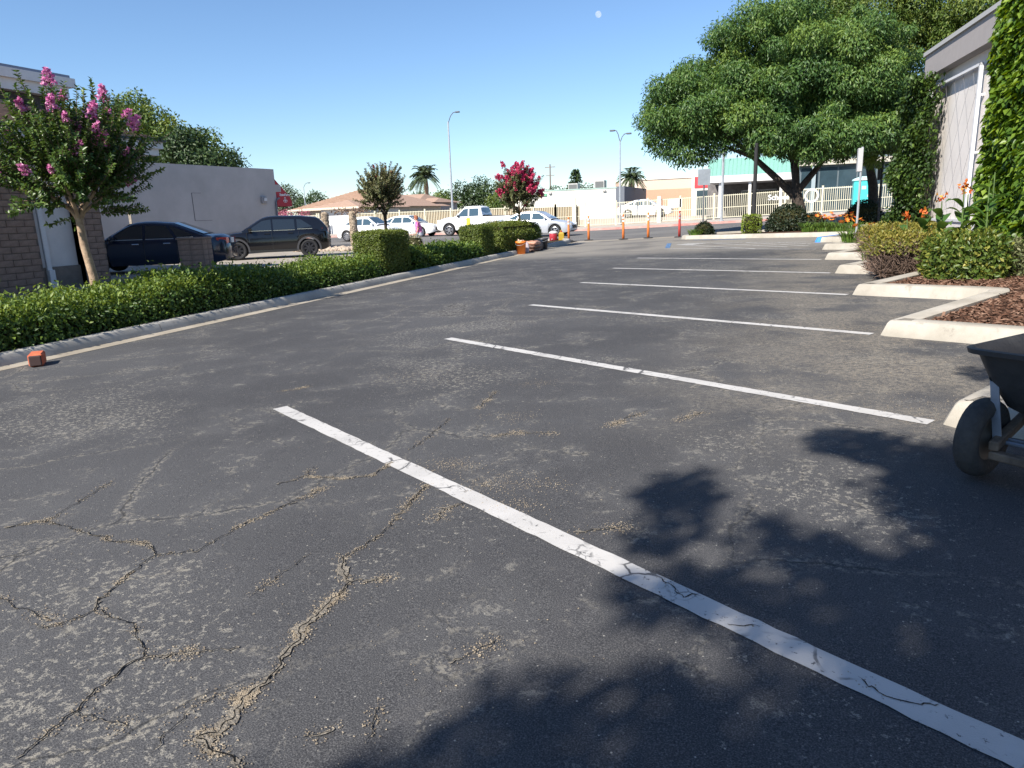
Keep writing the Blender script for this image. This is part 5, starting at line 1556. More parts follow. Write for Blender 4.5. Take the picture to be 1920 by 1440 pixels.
def pickup(**kw):
    L = 5.9; h = L/2; Hh = 1.92
    S = dict(L=L, W=1.99, wheels=(h*.635, -h*.60), r=.40, gap=.09, belt=1.22, roofw=.76, sill=.38, pl=14,
        shoulder=[(-h, 1.20), (-h*.9, 1.22), (0, 1.22), (h*.45, 1.20), (h*.8, 1.10), (h, .95)],
        top=[(-h, 1.24), (-h*.2, 1.26), (h*.44, 1.28), (h*.8, 1.24), (h*.96, 1.12), (h, .98)],
        cabin=[(-h*.20, 1.24), (-h*.175, 1.6), (-h*.15, Hh-.06), (-h*.05, Hh), (h*.20, Hh), (h*.27, Hh-.06), (h*.50, 1.26)],
        win=[[(h*.16, 1.27), (h*.40, 1.27), (h*.42, 1.31), (h*.27, 1.74), (h*.16, 1.78)], [(-h*.10, 1.29), (h*.13, 1.27), (h*.13, 1.78), (-h*.10, 1.77)]],
        front_screen=(h*.495, 1.27, h*.265, Hh-.05), rear_screen=(-h*.195, 1.28, -h*.155, Hh-.1),
        lamp=(.88, 1.08, .82, 1.14), mirror=(h*.40, 1.24), handles=(h*.20, -h*.06), hz=1.08, doors=(h*.45, h*.145, -h*.13), plate=.72, ww=.26, spokes=6, cat='pickup truck', mirrormat=BLACKP, handlemat=BLACKP)
    S.update(kw); return S

HD = math.atan2(-0.347, -0.937)
car('parked_sedan', 'dark blue sedan parked in the shade behind the low brick post', (-18.05, 17.0, 0.12), HD+0.14, sedan(L=4.65, chrome=True, body=NAVY, glass=CGLASS, handlemat=CHROME, spokes=8))
car('parked_suv', 'black compact SUV with black wheels parked behind the hedge', (-18.80, 23.52, 0.10), HD+0.30, suv(body=BLK, rim=ALLOYD, spokes=8, chrome=True, cladding=mat('grey_cladding', (0.05, 0.05, 0.055), 0.6), sidetrim=mat('skirt_black', (0.02, 0.02, 0.02), .5)))
def gcar(x, y): return G(x, y)-0.01
car('white_hatchback', 'white hatchback with sky blue windscreen beside the stone pillar', (-24.6, 40.2, gcar(-24.6, 40.2)), 0.0, sedan(L=4.15, W=1.72, Hh=1.50, body=WHT, glass=CGLASS_B, spokes=9, cabin=[(-4.15*.46, 1.0), (-4.15*.43, 1.25), (-4.15*.33, 1.44), (-.1, 1.5), (.15, 1.48), (.5, 1.34), (1.05, .985)]))
car('white_sedan', 'white sedan on the street behind the walking person', (-24.9, 45.9, gcar(-24.9, 45.9)), 0.0, sedan(L=4.8, W=1.82, body=WHT, glass=CGLASS_B))
car('white_pickup', 'white crew cab pickup truck facing left on the street', (-19.4, 46.0, gcar(-19.4, 46.0)), math.pi, pickup(body=WHT, glass=CGLASS_B, bed=True))
car('silver_sedan', 'silver sedan with five spoke wheels heading right past the crimson tree', (-13.55, 40.6, gcar(-13.5, 40.6)), 0.0, sedan(L=4.75, W=1.82, Hh=1.46, body=SLV, glass=CGLASS_B, handlemat=CHROME))
car('white_car', 'white car parked inside the school yard behind the fence', (-10.8, 61.5, G(-10.8, 61.5)+.5), 0.0, sedan(L=4.6, W=1.8, body=WHT, glass=CGLASS_B))
# the small raised parking apron the white car stands on
struct(MB().box((-16.5, 58.5, 0.0), (-5.5, 66, G(-10.8, 61.5)+.495)).obj('yard_terrace', WALKC))

# ================================================================ street furniture
GALV = mat('galvanised_pole', (0.46, 0.48, 0.50), 0.45, metal=0.5, var=0.08)
DARKM = mat('black_pole', (0.018, 0.017, 0.018), 0.6)
LUM = mat('luminaire_grey', (0.10, 0.105, 0.12), 0.5)
def lamp(label, x, y, h, arms, r=0.10):
    z = G(x, y)+0.1
    o = empty('street_lamp', label, 'street lamp', (x, y, z))
    MB().tube([(0, 0, -.1), (0, 0, h*.5), (0, 0, h)], [r, r*.8, r*.6], 10).obj('pole', GALV, o)
    MB().lathe([(r*1.6, -.05), (r*1.6, .05), (r*1.1, .12)], 12).obj('base', GALV, o)
    for (dx, dz) in arms:
        MB().tube([(0, 0, h-.15), (dx*.35, 0, h+dz*.6), (dx*.7, 0, h+dz*.95), (dx, 0, h+dz)], 0.035, 6).obj('arm', LUM, o)
        s = 1 if dx > 0 else -1
        MB().box((min(dx, dx+s*.4), -.1, h+dz-.07), (max(dx, dx+s*.4), .1, h+dz+.05)).obj('luminaire', LUM, o, bevel=0.03)
    return o
lamp('tall street lamp with one curved arm behind the white pickup', -27.9, 60, 9.3, [(0.75, 0.75)], .11)
lamp('tall twin arm street lamp beside the slate corner panel', -12.25, 58.2, 6.45, [(-0.42, .8), (.5, .5)], .085)
lamp('distant thin street lamp near the roof of the tan house', -65.5, 90, 6.2, [(.8, .5)], .09)
def plain_pole(name, label, cat, x, y, z, h, r, material, parts=()):
    o = empty(name, label, cat, (x, y, z))
    MB().tube([(0, 0, -.15), (0, 0, h)], r, 10).obj('pole', material, o)
    return o
o = plain_pole('metal_pole', 'plain galvanised pole standing on the far pavement before the green roof', 'pole', -3.76, 50.2, G(-3.76, 50)+.12, 4.6, .085, GALV)
MB().lathe([(.16, 0), (.16, .06), (.1, .08)], 12).obj('base', GALV, o)
o = plain_pole('lamp_post', 'thick black lamp post behind the lime green clipped bush', 'post', -1.05, 30.3, P(-1.05, 30.3)+.1, 3.4, .075, DARKM)
MB().tube([(0, 0, 0), (0, 0, 1.2)], [.11, .08], 10).obj('sleeve', DARKM, o)
o = plain_pole('street_sign', 'dark metal sign post with grey sign back beside the round bush', 'sign', -3.0, 30.5, P(-3, 30.5)+.1, 2.55, .03, mat('sign_post_dark', (0.09, 0.10, 0.115), .6))
MB().box((-.24, -.055, 1.98), (.24, -.035, 2.6)).obj('sign_back', mat('sign_back_grey', (0.20, 0.225, 0.25), .6, var=.1), o)
o = plain_pole('street_sign', 'galvanised accessible bay sign post in the flower bed', 'sign', 1.94, 22.0, P(1.94, 22)+.1, 2.48, .032, GALV)
MB().box((-.10, -.05, 1.85), (.02, .28, 2.45)).obj('sign_plate', mat('sign_plate_grey', (0.42, 0.42, 0.42), .6), o)
o = plain_pole('traffic_signal', 'black signal post beside the turquoise portable toilet', 'signal', 3.75, 33.6, P(3.7, 33.6)+.08, 2.9, .05, DARKM)
MB().box((-.16, -.1, 1.75), (-.05, .1, 2.35)).obj('push_button_box', DARKM, o, bevel=.02)
pp = empty('utility_pole', 'distant wooden utility pole with crossarms', 'utility pole', (-37.25, 120, 1.0))
MB().tube([(0, 0, -.2), (0, 0, 8.6)], [.18, .12], 8).obj('pole', mat('pole_wood', (0.24, 0.20, 0.17), .9), pp)
MB().box((-.9, -.06, 8.05), (.9, .06, 8.2)).obj('crossarm', MATS['pole_wood'], pp); MB().box((-.75, -.06, 6.7), (.75, .06, 6.82)).obj('crossarm', MATS['pole_wood'], pp)

# orange delineator posts across the driveway mouth
ORP = mat('orange_plastic', (0.75, 0.20, 0.045), 0.5, var=0.12, vscale=4)
ORD = mat('dark_orange_plastic', (0.45, 0.06, 0.05), 0.5, var=0.1)
REFL = mat('reflective_white', (0.72, 0.70, 0.68), 0.4)
RUB = mat('rubber_base', (0.03, 0.03, 0.032), 0.9)
dl = [(-9.6, 33.75, 0, 'orange delineator post beside the red and yellow containers'), (-8.55, 33.5, 0, 'second orange delineator post from the left, right of the yellow container'), (-6.78, 32.95, 0, 'orange delineator post in the middle of the driveway mouth'), (-5.65, 33.0, 0, 'orange delineator post on a wide black base plate, second from the right'), (-4.15, 32.15, 1, 'dark red orange delineator post at the corner of the island')]
body_me = MB().lathe([(0.001, 0.02), (0.062, 0.02), (0.055, 0.5), (0.046, 0.98), (0.046, 1.0), (0.03, 1.02), (0.03, 1.06), (0.045, 1.08), (0.045, 1.12), (0.001, 1.13)], 12)
for (x, y, d, lab) in dl:
    z = max(P(x, y), G(x, y)) if y > 32.3 else P(x, y)
    o = empty('delineator_post', lab, 'post', (x, y, z), 0, 'orange posts across the driveway')
    me = body_me.mesh('tube', ORD if d else ORP, True); link('tube', me, o)
    for zz in (.78, .92): MB().lathe([(0.0505, zz), (0.0505, zz+.085)], 12).obj('reflective_band', REFL if not d else mat('grey_band', (.3, .28, .3), .5), o)
    MB().lathe([(0.001, .035), (.21, .03), (.23, 0.0)], 8).obj('base', RUB, o)

# ================================================================ clutter at the end of the hedge
def bucket(label, x, y, z, mt_, h=.38, r=.15, lid=False):
    o = empty('bucket', label, 'bucket', (x, y, z))
    MB().lathe([(0.001, 0), (r*.82, 0), (r*.97, h*.86), (r*1.05, h*.86), (r*1.05, h*.93), (r, h*.94), (r*1.04, h), (r*.95, h), (r*.78, .03), (0.001, .03)], 20).obj('pail', mt_, o, smooth=True)
    pts = [(r*1.05*math.cos(a), r*.55*math.sin(a)*0-.02+.02*math.sin(a), h*.9-.10*math.sin(a)) for a in np.linspace(0, math.pi, 9)]
    MB().tube([(p[0], -r*1.02*math.sin(a_), p[2]) for p, a_ in zip(pts, np.linspace(0, math.pi, 9))], .006, 5).obj('handle', GALV, o)
    return o
b1 = bucket('orange plastic bucket holding rags on the kerb by the rounded hedge', -8.92, 24.95, P(-8.9, 24.95)+.004, mat('bucket_orange', (0.80, 0.21, 0.03), .45), .46, .19)
m = MB(); rg = np.random.default_rng(4)
for k in range(7):
    a = rg.random()*6.28; m.tube([(0, 0, .36), (.08*math.cos(a), .08*math.sin(a), .48), (.15*math.cos(a), .15*math.sin(a), .47+rg.uniform(-.06, .1))], [.03, .03, .012], 5)
m.obj('rags', mat('rag_beige', (0.55, 0.40, 0.30), .9), b1)
bucket('dark grey bucket standing last in the row beside the kerb', -8.92, 27.6, P(-8.9, 27.6)+.004, mat('bucket_dark', (0.05, 0.052, 0.06), .5), .44, .2)
def bag(name, label, x, y, z, L, W, H, mt_, rz, seed):
    bm = bmesh.new(); bmesh.ops.create_cube(bm, size=1.0)
    bmesh.ops.subdivide_edges(bm, edges=bm.edges[:], cuts=5, use_grid_fill=True)
    rg = random.Random(seed); ph = [rg.uniform(0, 6) for _ in range(4)]
    for v in bm.verts:
        x_, y_, z_ = v.co
        f = (1-(2*abs(x_))**4*.35)*(1-(2*abs(y_))**4*.25)
        zz = max(z_, -.46) if z_ < 0 else z_*f
        v.co = Vector((x_*L*(1-.12*abs(z_*2)), y_*W*(1-.1*abs(z_*2)), (zz+.46)*H+.025*math.sin(x_*11+ph[0])*math.sin(y_*9+ph[1])*(1 if z_ > -.3 else 0)))
    me = bpy.data.meshes.new(name); bm.to_mesh(me); bm.free(); me.materials.append(mt_)
    for p in me.polygons: p.use_smooth = True
    return tag(link(name, me, None, (x, y, z), (0, 0, rz)), label, 'bag')
bag('cement_bag', 'pale upright bag next to the orange bucket', -8.97, 25.5, P(-8.9, 25.5)+.004, .34, .26, .42, mat('bag_grey', (0.46, 0.40, 0.43), .8, var=.15), .3, 1)
for k in range(3):
    bag('mulch_bag', ['bottom brown mulch bag in the pile by the kerb', 'middle brown mulch bag in the pile by the kerb', 'topmost bag of the mulch pile with pink printed cover'][k], -8.95+.02*k, 26.25, P(-8.9, 26.3)+.004+k*.128, .62, .46, .15, mat('bag_brown', (0.15, 0.07, 0.045), .55, col2=(0.05, 0.03, 0.025), vscale=7) if k < 2 else mat('bag_pink', (0.58, 0.33, 0.24), .6, col2=(0.35, 0.15, 0.09), vscale=6), 1.35+.1*k, 5+k)
bag('rubbish_bag', 'black plastic sack between the mulch bags and the dark bucket', -8.95, 27.0, P(-8.9, 27)+.004, .42, .42, .44, mat('sack_black', (0.02, 0.02, 0.024), .35), .4, 9)
def jug(label, x, y, z, mt_, cap, w=.26, d=.2, h=.42, rz=0):
    o = empty('fuel_can', label, 'container', (x, y, z), rz)
    MB().box((-w/2, -d/2, 0), (w/2, d/2, h*.8)).add([(-w/2, -d/2, h*.8), (w/2, -d/2, h*.8), (w/2, d/2, h*.8), (-w/2, d/2, h*.8), (-w*.3, -d*.3, h), (w*.3, -d*.3, h), (w*.3, d*.3, h), (-w*.3, d*.3, h)], [(0, 1, 5, 4), (1, 2, 6, 5), (2, 3, 7, 6), (3, 0, 4, 7), (4, 5, 6, 7)]).obj('tank', mt_, o, bevel=.02)
    MB().lathe([(.045, h-.01), (.045, h+.05), (.001, h+.055)], 10).obj('cap', cap, o)
    MB().tube([(-w*.25, 0, h-.03), (-w*.2, 0, h+.08), (w*.1, 0, h+.08)], .018, 6).obj('handle', mt_, o)
    return o
o = empty('water_cooler', 'red round drink cooler with white lid on the end of the planting strip', 'cooler', (-10.15, 33.0, 0.17))
o.scale = (.82, .82, .82)
MB().lathe([(.001, 0), (.2, 0), (.23, .05), (.23, .40), (.21, .44)], 20).obj('barrel', mat('cooler_red', (0.38, 0.03, 0.045), .4, var=.1), o, smooth=True)
MB().lathe([(.24, .43), (.24, .49), (.18, .53), (.001, .53)], 20).obj('lid', mat('cooler_lid', (.62, .6, .6), .5), o, smooth=True)
MB().box((-.02, -.27, .08), (.02, -.22, .13)).obj('tap', mat('cooler_lid', (.6, .6, .6), .5), o)
jug('yellow fuel can beside the red cooler', -9.75, 33.0, 0.17, mat('can_yellow', (0.42, 0.28, 0.03), .45), mat('cap_red', (0.4, 0.03, 0.03), .5), .26, .2, .4, .3)
# yellow caution sign behind the clipped block
o = empty('caution_sign', 'small yellow folding sign showing above the clipped hedge block', 'sign', (-11.0, 25.0, 0.1)); o.scale = (.55, .55, 1.0)
for s in (-1, 1):
    q = MB(); q.add([(-.17, s*.22, 0), (.17, s*.22, 0), (.12, s*.03, 1.28), (-.12, s*.03, 1.28), (-.17, s*.205, 0), (.17, s*.205, 0), (.12, s*.015, 1.28), (-.12, s*.015, 1.28)], [(0, 1, 2, 3), (7, 6, 5, 4), (0, 3, 7, 4), (1, 5, 6, 2)])
    q.obj('panel', mat('caution_yellow', (0.70, 0.58, 0.04), .5), o)

# the loose brick in the left gutter
o = empty('clay_brick', 'orange clay brick lying askew in the left gutter', 'brick', (-8.50, 5.98, P(-8.5, 5.95)+.008), -0.75); o.scale = (1.3, 1.3, 1.3)
TER = mat('orange_clay', (0.62, 0.15, 0.06), .85, col2=(0.45, 0.10, 0.045), vscale=22, bump=.3)
MB().box((-.13, -.06, 0), (.10, .06, .115)).obj('block', TER, o, bevel=.012)
MB().box((.10, -.05, .008), (.128, .05, .105)).obj('end_face', mat('brick_end_dark', (0.07, 0.04, 0.035), .9), o, bevel=.008)
MB().box((-.09, -.064, .03), (.06, -.058, .045)).box((-.09, -.064, .07), (.06, -.058, .085)).obj('groove', mat('brick_groove', (0.28, 0.07, 0.035), .9), o)['kind'] = 'stuff'

# stone pillars by the street
STN = mat('stone_veneer', (0.46, 0.37, 0.27), .9, col2=(0.20, 0.155, 0.11), vscale=9, bump=.8, bscale=14)
for i, (x, y, lab) in enumerate([(-23.9, 34.5, 'rough stone pillar behind the rear of the black SUV'), (-22.1, 34.5, 'rough stone pillar with dry vine on top beside the white hatchback')]):
    o = empty('stone_pillar', lab, 'pillar', (x, y, G(x, y)-.02))
    rg = np.random.default_rng(90+i)
    m = MB(); m.lathe([(.001, 0), (.21, 0), (.21, 1.72), (.15, 1.84), (.001, 1.88)], 14)
    m.obj('core', STN, o)
    for k in range(170):
        a = rg.random()*6.28; z = rg.uniform(0.02, 1.78); s = rg.uniform(.045, .085)
        if k < 8: MBs = None
        if k == 0:
            stone_me = []
            for q in range(4):
                mm = MB(); pts = [(0, 0, 1), (.9, 0, .2), (.28, .85, .3), (-.72, .53, .2), (-.72, -.53, .3), (.28, -.85, .2)]
                jj = rg.normal(0, .15, (6, 3))
                mm.add([(b[0]+c[0], b[1]+c[1], (b[2]+c[2])*.6) for b, c in zip(pts, jj)], [(0, 1, 2), (0, 2, 3), (0, 3, 4), (0, 4, 5), (0, 5, 1)])
                stone_me.append(mm.mesh('stone', STN))
        so = link('stone', stone_me[k % 4], o, (.2*math.cos(a), .2*math.sin(a), z)); so.scale = (s, s, s)
        so.rotation_euler = Vector((math.cos(a), math.sin(a), rg.normal(0, .2))).to_track_quat('Z', 'Y').to_euler()
    if i == 1:
        m = MB()
        for k in range(5): m.tube([(0, 0, 1.8), (rg.uniform(-.6, .3), 0, 1.95), (rg.uniform(-1.2, 1.0), rg.normal(0, .1), 1.9)], [.02, .015, .008], 5)
        m.obj('dry_vine_stems', TWIG, o)
        n = 260; Pn = np.stack([rg.uniform(-1.2, 1.0, n), rg.normal(0, .14, n), 1.86+rg.normal(0, .09, n)], 1)
        link('dry_vine', leaf_mesh('dry_vine', Pn, rdir(rg, n), rdir(rg, n), .11, .08, rg.random(n), leafmat('dry_vine_leaf', [(.16, .10, .07), (.26, .17, .12), (.36, .27, .18)], .8, .2)), o)

# portable toilet
TQ = mat('turquoise_plastic', (0.06, 0.50, 0.50), .45, var=.06); TQL = mat('pale_turquoise', (0.50, 0.72, 0.72), .5)
o = empty('portable_toilet', 'turquoise portable toilet standing in front of the fence', 'portable toilet', (4.65, 50.6, G(4.65, 50.6)+.12), 0.0)
MB().box((-.56, -.56, .08), (.56, .56, 1.98)).obj('cabin', TQ, o, bevel=.03)
d = MB().box((-.42, -.585, .16), (.36, -.562, 1.86)).obj('door', mat('turquoise_door', (0.08, 0.58, 0.57), .4), o, bevel=.008)
MB().box((.22, -.61, .95), (.30, -.586, 1.1)).obj('latch', mat('latch_white', (.6, .6, .6), .5), d)
MB().box((-.12, -.592, 1.42), (.12, -.586, 1.62)).obj('notice', mat('latch_white', (.6, .6, .6), .5), d)
MB().add([(-.62, -.62, 1.96), (.62, -.62, 1.96), (.62, .62, 1.96), (-.62, .62, 1.96), (-.58, -.58, 2.06), (.58, -.58, 2.06), (.58, .58, 2.06), (-.58, .58, 2.06), (-.2, -.2, 2.2), (.2, -.2, 2.2), (.2, .2, 2.2), (-.2, .2, 2.2)], [(0, 1, 5, 4), (1, 2, 6, 5), (2, 3, 7, 6), (3, 0, 4, 7), (4, 5, 9, 8), (5, 6, 10, 9), (6, 7, 11, 10), (7, 4, 8, 11), (8, 9, 10, 11), (0, 3, 2, 1)]).obj('roof', TQL, o)
MB().box((-.6, -.6, 0), (.6, .6, .08)).obj('skid', mat('skid_grey', (.2, .2, .2), .8), o)
for z in (.5, 1.0, 1.5): MB().box((-.57, -.4, z), (-.562, .4, z+.12)).obj('side_rib', TQ, o)

# ================================================================ wheelbarrow
TRAY = mat('grey_poly_tray', (0.030, 0.032, 0.036), .55, col2=(0.05, 0.052, 0.055), vscale=5, bump=.15, bscale=40)
WOOD = mat('barrow_wood', (0.20, 0.14, 0.095), .85, col2=(0.09, 0.065, 0.048), vscale=14)
STEELB = mat('barrow_steel', (0.22, 0.24, 0.28), .5, metal=.5, var=.2)
wbz = P(1.2, 3.9)+.004
wb_ = empty('wheelbarrow', 'dark grey wheelbarrow with wooden handles at the right edge', 'wheelbarrow', (1.195, 3.745, wbz), 0.89)
# local: x from wheel (0) to handles (+), y left, z up
m = MB(); rows = []
def rrect(cx, hx, hy, z, r=.09, n=5):
    pts = []
    for (sx, sy, a0) in ((1, 1, 0), (-1, 1, 1), (-1, -1, 2), (1, -1, 3)):
        for k in range(n):
            a = (a0+k/(n-1))*math.pi/2
            pts.append((cx+sx*(hx-r)+r*math.cos(a), sy*(hy-r)+r*math.sin(a), z))
    return pts
lev = [rrect(.44, .30, .20, .37), rrect(.42, .36, .25, .42), rrect(.40, .43, .30, .56), rrect(.385, .475, .335, .69), rrect(.385, .51, .365, .695), rrect(.385, .515, .37, .718), rrect(.385, .495, .35, .722), rrect(.385, .46, .325, .69), rrect(.40, .42, .29, .56), rrect(.42, .35, .24, .43), rrect(.44, .29, .19, .385)]
lev = [[(x, y, z-.07) for x, y, z in l] for l in lev]
k = len(lev[0])
m.add([p for l in lev for p in l], [(i*k+j, i*k+(j+1) % k, (i+1)*k+(j+1) % k, (i+1)*k+j) for i in range(len(lev)-1) for j in range(k)]+[tuple(range(k)), tuple((len(lev)-1)*k+j for j in reversed(range(k)))])
autosmooth(m.obj('tray', TRAY, wb_, smooth=True), 50)
bt_ = MB().lathe([(.105, -.035), (.12, -.048), (.155, -.056), (.184, -.040), (.195, -.02), (.197, 0), (.195, .02), (.184, .040), (.155, .048), (.12, .042), (.105, .035), (.105, -.035)], 32, axis='Y').mesh('tyre', mat('barrow_tyre', (0.035, 0.033, 0.032), .9, col2=(.07, .062, .055), vscale=9, bump=.4, bscale=60), True)
br_ = MB().lathe([(.001, -.02), (.03, -.05), (.05, -.02), (.10, -.03), (.106, -.036)], 20, axis='Y').lathe([(.001, .02), (.03, .05), (.05, .02), (.10, .03), (.106, .036)], 20, axis='Y').mesh('rim', mat('barrow_rim', (.13, .11, .09), .6, metal=.3), True)
for s in (-1, 1):
    we = bpy.data.objects.new('wheel', None); COL.objects.link(we); we.parent = wb_; we.location = (0, s*.28, .197); we.empty_display_size = .1
    link('tyre', bt_, we); link('rim', br_, we)
MB().tube([(0, -.33, .197), (0, .33, .197)], .011, 8).obj('axle', STEELB, wb_)
MB().box((-.10, -.27, .125), (-.045, .20, .165)).obj('front_bar', WOOD, wb_, bevel=.006)
MB().box((.22, -.21, .25), (.28, .21, .30)).obj('cross_bar', WOOD, wb_)
MB().tube([(.02, -.2, .21), (.02, .2, .21)], .007, 6).obj('cross_bar', STEELB, wb_)
for s in (-1, 1):
    hb = MB(); x0, y0, x1, y1 = -.09, s*.185, 1.35, s*.30
    dx, dy = (x1-x0), (y1-y0); ln = math.hypot(dx, dy); nx, ny = -dy/ln*.022, dx/ln*.022
    zs, ze = .168, .55
    hb.add([(x0+nx, y0+ny, zs), (x0-nx, y0-ny, zs), (x1-nx, y1-ny, ze), (x1+nx, y1+ny, ze), (x0+nx, y0+ny, zs+.045), (x0-nx, y0-ny, zs+.045), (x1-nx, y1-ny, ze+.045), (x1+nx, y1+ny, ze+.045)], [(0, 3, 2, 1), (4, 5, 6, 7), (0, 1, 5, 4), (1, 2, 6, 5), (2, 3, 7, 6), (3, 0, 4, 7)])
    hb.obj('handle', WOOD, wb_, bevel=.005)
    y = s*.262; y2 = s*.2
    hb = MB(); hb.add([(.00, y-.02, .515), (.00, y+.02, .515), (-.03, y2+.02, .215), (-.03, y2-.02, .215), (.006, y-.02, .515), (.006, y+.02, .515), (-.024, y2+.02, .215), (-.024, y2-.02, .215)], [(0, 1, 2, 3), (7, 6, 5, 4), (0, 4, 5, 1), (1, 5, 6, 2), (2, 6, 7, 3), (3, 7, 4, 0)])
    hb.obj('brace_strap', STEELB, wb_)
    MB().lathe([(.014, -.008), (.014, .008), (.001, .01)], 8, axis='X').obj('bolt', STEELB, wb_, loc=(-.006, y, .497))
    MB().tube([(.58, s*.23, .34), (.66, s*.25, .005), (.80, s*.25, .005), (.86, s*.25, .42)], .014, 8).obj('leg', STEELB, wb_)

# ================================================================ right bed planting
def shrub(name, label, seed, c, r, rz, n, ls, material, group=None, boxy=2.0, cat='bush', tint=.5):
    rg = np.random.default_rng(seed)
    o = empty(name, label, cat, c, 0, group)
    d = rdir(rg, n); d[:, 2] = np.abs(d[:, 2]) if boxy == 2.0 else d[:, 2]
    e = (np.abs(d)**boxy).sum(1)**(1/boxy)
    p = d/e[:, None]*np.array([r, r, rz])*(0.82+0.2*rg.random(n))[:, None]
    p[:, 2] = p[:, 2] if boxy == 2.0 else p[:, 2]
    z0 = 0.02 if boxy == 2.0 else rz
    p[:, 2] += z0
    A = unit(rdir(rg, n)+d*.5+np.array([0, 0, .25])); N = unit(d*.8+rdir(rg, n)*.7+np.array([0, 0, .4]))
    L = ls*(.65+.7*rg.random(n))
    link('foliage', leaf_mesh('foliage', p, A, N, L, L*.55, np.clip(rg.normal(tint, .18, n), 0, 1), material), o)
    q = MB(); q.lathe([(.001, -.05), (r*.6, -.03), (r*.8, z0+rz*.1), (r*.78, z0+rz*.6), (r*.5, z0+rz*.82), (.001, z0+rz*.88)], 12)
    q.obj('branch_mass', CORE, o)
    return o
iz = lambda x, y: P(x, y)+.1
shrub('clipped_bush', 'lime green clipped bush on the island', 61, (-1.08, 29.6, iz(-1.1, 29.6)), .36, .36, 1500, .06, LIME, boxy=6.0)
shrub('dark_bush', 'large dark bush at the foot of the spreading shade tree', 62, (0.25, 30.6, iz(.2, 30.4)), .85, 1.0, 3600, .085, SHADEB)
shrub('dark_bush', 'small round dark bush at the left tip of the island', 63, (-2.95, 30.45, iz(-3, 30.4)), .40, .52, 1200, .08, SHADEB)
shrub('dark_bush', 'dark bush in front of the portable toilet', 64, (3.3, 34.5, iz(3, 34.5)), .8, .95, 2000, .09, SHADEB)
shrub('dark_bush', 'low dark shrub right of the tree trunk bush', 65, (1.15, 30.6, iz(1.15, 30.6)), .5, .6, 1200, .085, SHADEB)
# hedges with bare brown flanks
def twiggy(label, seed, x0, x1, y0, y1, h, dens, ls, bare=True, material=GOLD, tint=.5):
    rg = np.random.default_rng(seed)
    zb = lambda x, y: P(x, y)+.10
    zt = lambda x, y: P(x, y)+.10+h
    o = hedge('clipped_hedge', label, seed, x0, x1, y0, y1, zt, (lambda x, y: P(x, y)+.10+h*.62) if bare else zb, dens, ls, material, rough=.04, tint=tint, toptint=.12, lw=.5, round_=.1)
    if bare:
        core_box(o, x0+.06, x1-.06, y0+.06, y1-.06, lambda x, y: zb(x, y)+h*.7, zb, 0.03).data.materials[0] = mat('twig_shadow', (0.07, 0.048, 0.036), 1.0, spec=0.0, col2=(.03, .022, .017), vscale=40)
        m = MB()
        for k in range(int(420*(x1-x0+y1-y0))):
            f = rg.integers(3)
            if f == 0: x, y, n = rg.uniform(x0, x1), y0, (0, -1)
            elif f == 1: x, y, n = x0, rg.uniform(y0, y1), (-1, 0)
            else: x, y, n = rg.uniform(x0, x1), rg.uniform(y0, y0+.4), (0, -1)
            z = zb(x, y)+rg.uniform(0, h*.75); v = np.array([n[0]*.3, n[1]*.3, .6])+rg.normal(0, .5, 3); v /= np.linalg.norm(v)
            L = rg.uniform(.08, .28); p0 = np.array([x-n[0]*rg.uniform(0, .08), y-n[1]*rg.uniform(0, .08), max(zb(x, y), z)])
            p1 = p0+v*L*.5; p2 = p1+(v+rg.normal(0, .4, 3))*L*.4
            m.tube([tuple(p0), tuple(p1), tuple(p2)], [.006, .005, .003], 3, False)
        m.obj('bare_twigs', TWIG, o)['kind'] = 'stuff'
    return o
twiggy('low hedge with bare brown twigs and yellow green top beside the sawtooth kerb', 71, 1.42, 2.2, 12.7, 13.9, .55, 3200, .05)
twiggy('leafy golden green hedge block at the right edge above the bark chips', 72, 2.12, 2.92, 11.65, 12.6, .56, 2600, .07, False, GOLD2, .42)
twiggy('golden topped hedge behind the sign post near the vine corner', 73, 1.7, 3.1, 16.6, 18.3, .50, 2600, .055)
twiggy('small grey green hedge cut off by the right edge', 74, 3.05, 4.2, 11.9, 12.8, .42, 2200, .05, False, MYRTLE_P, .5)

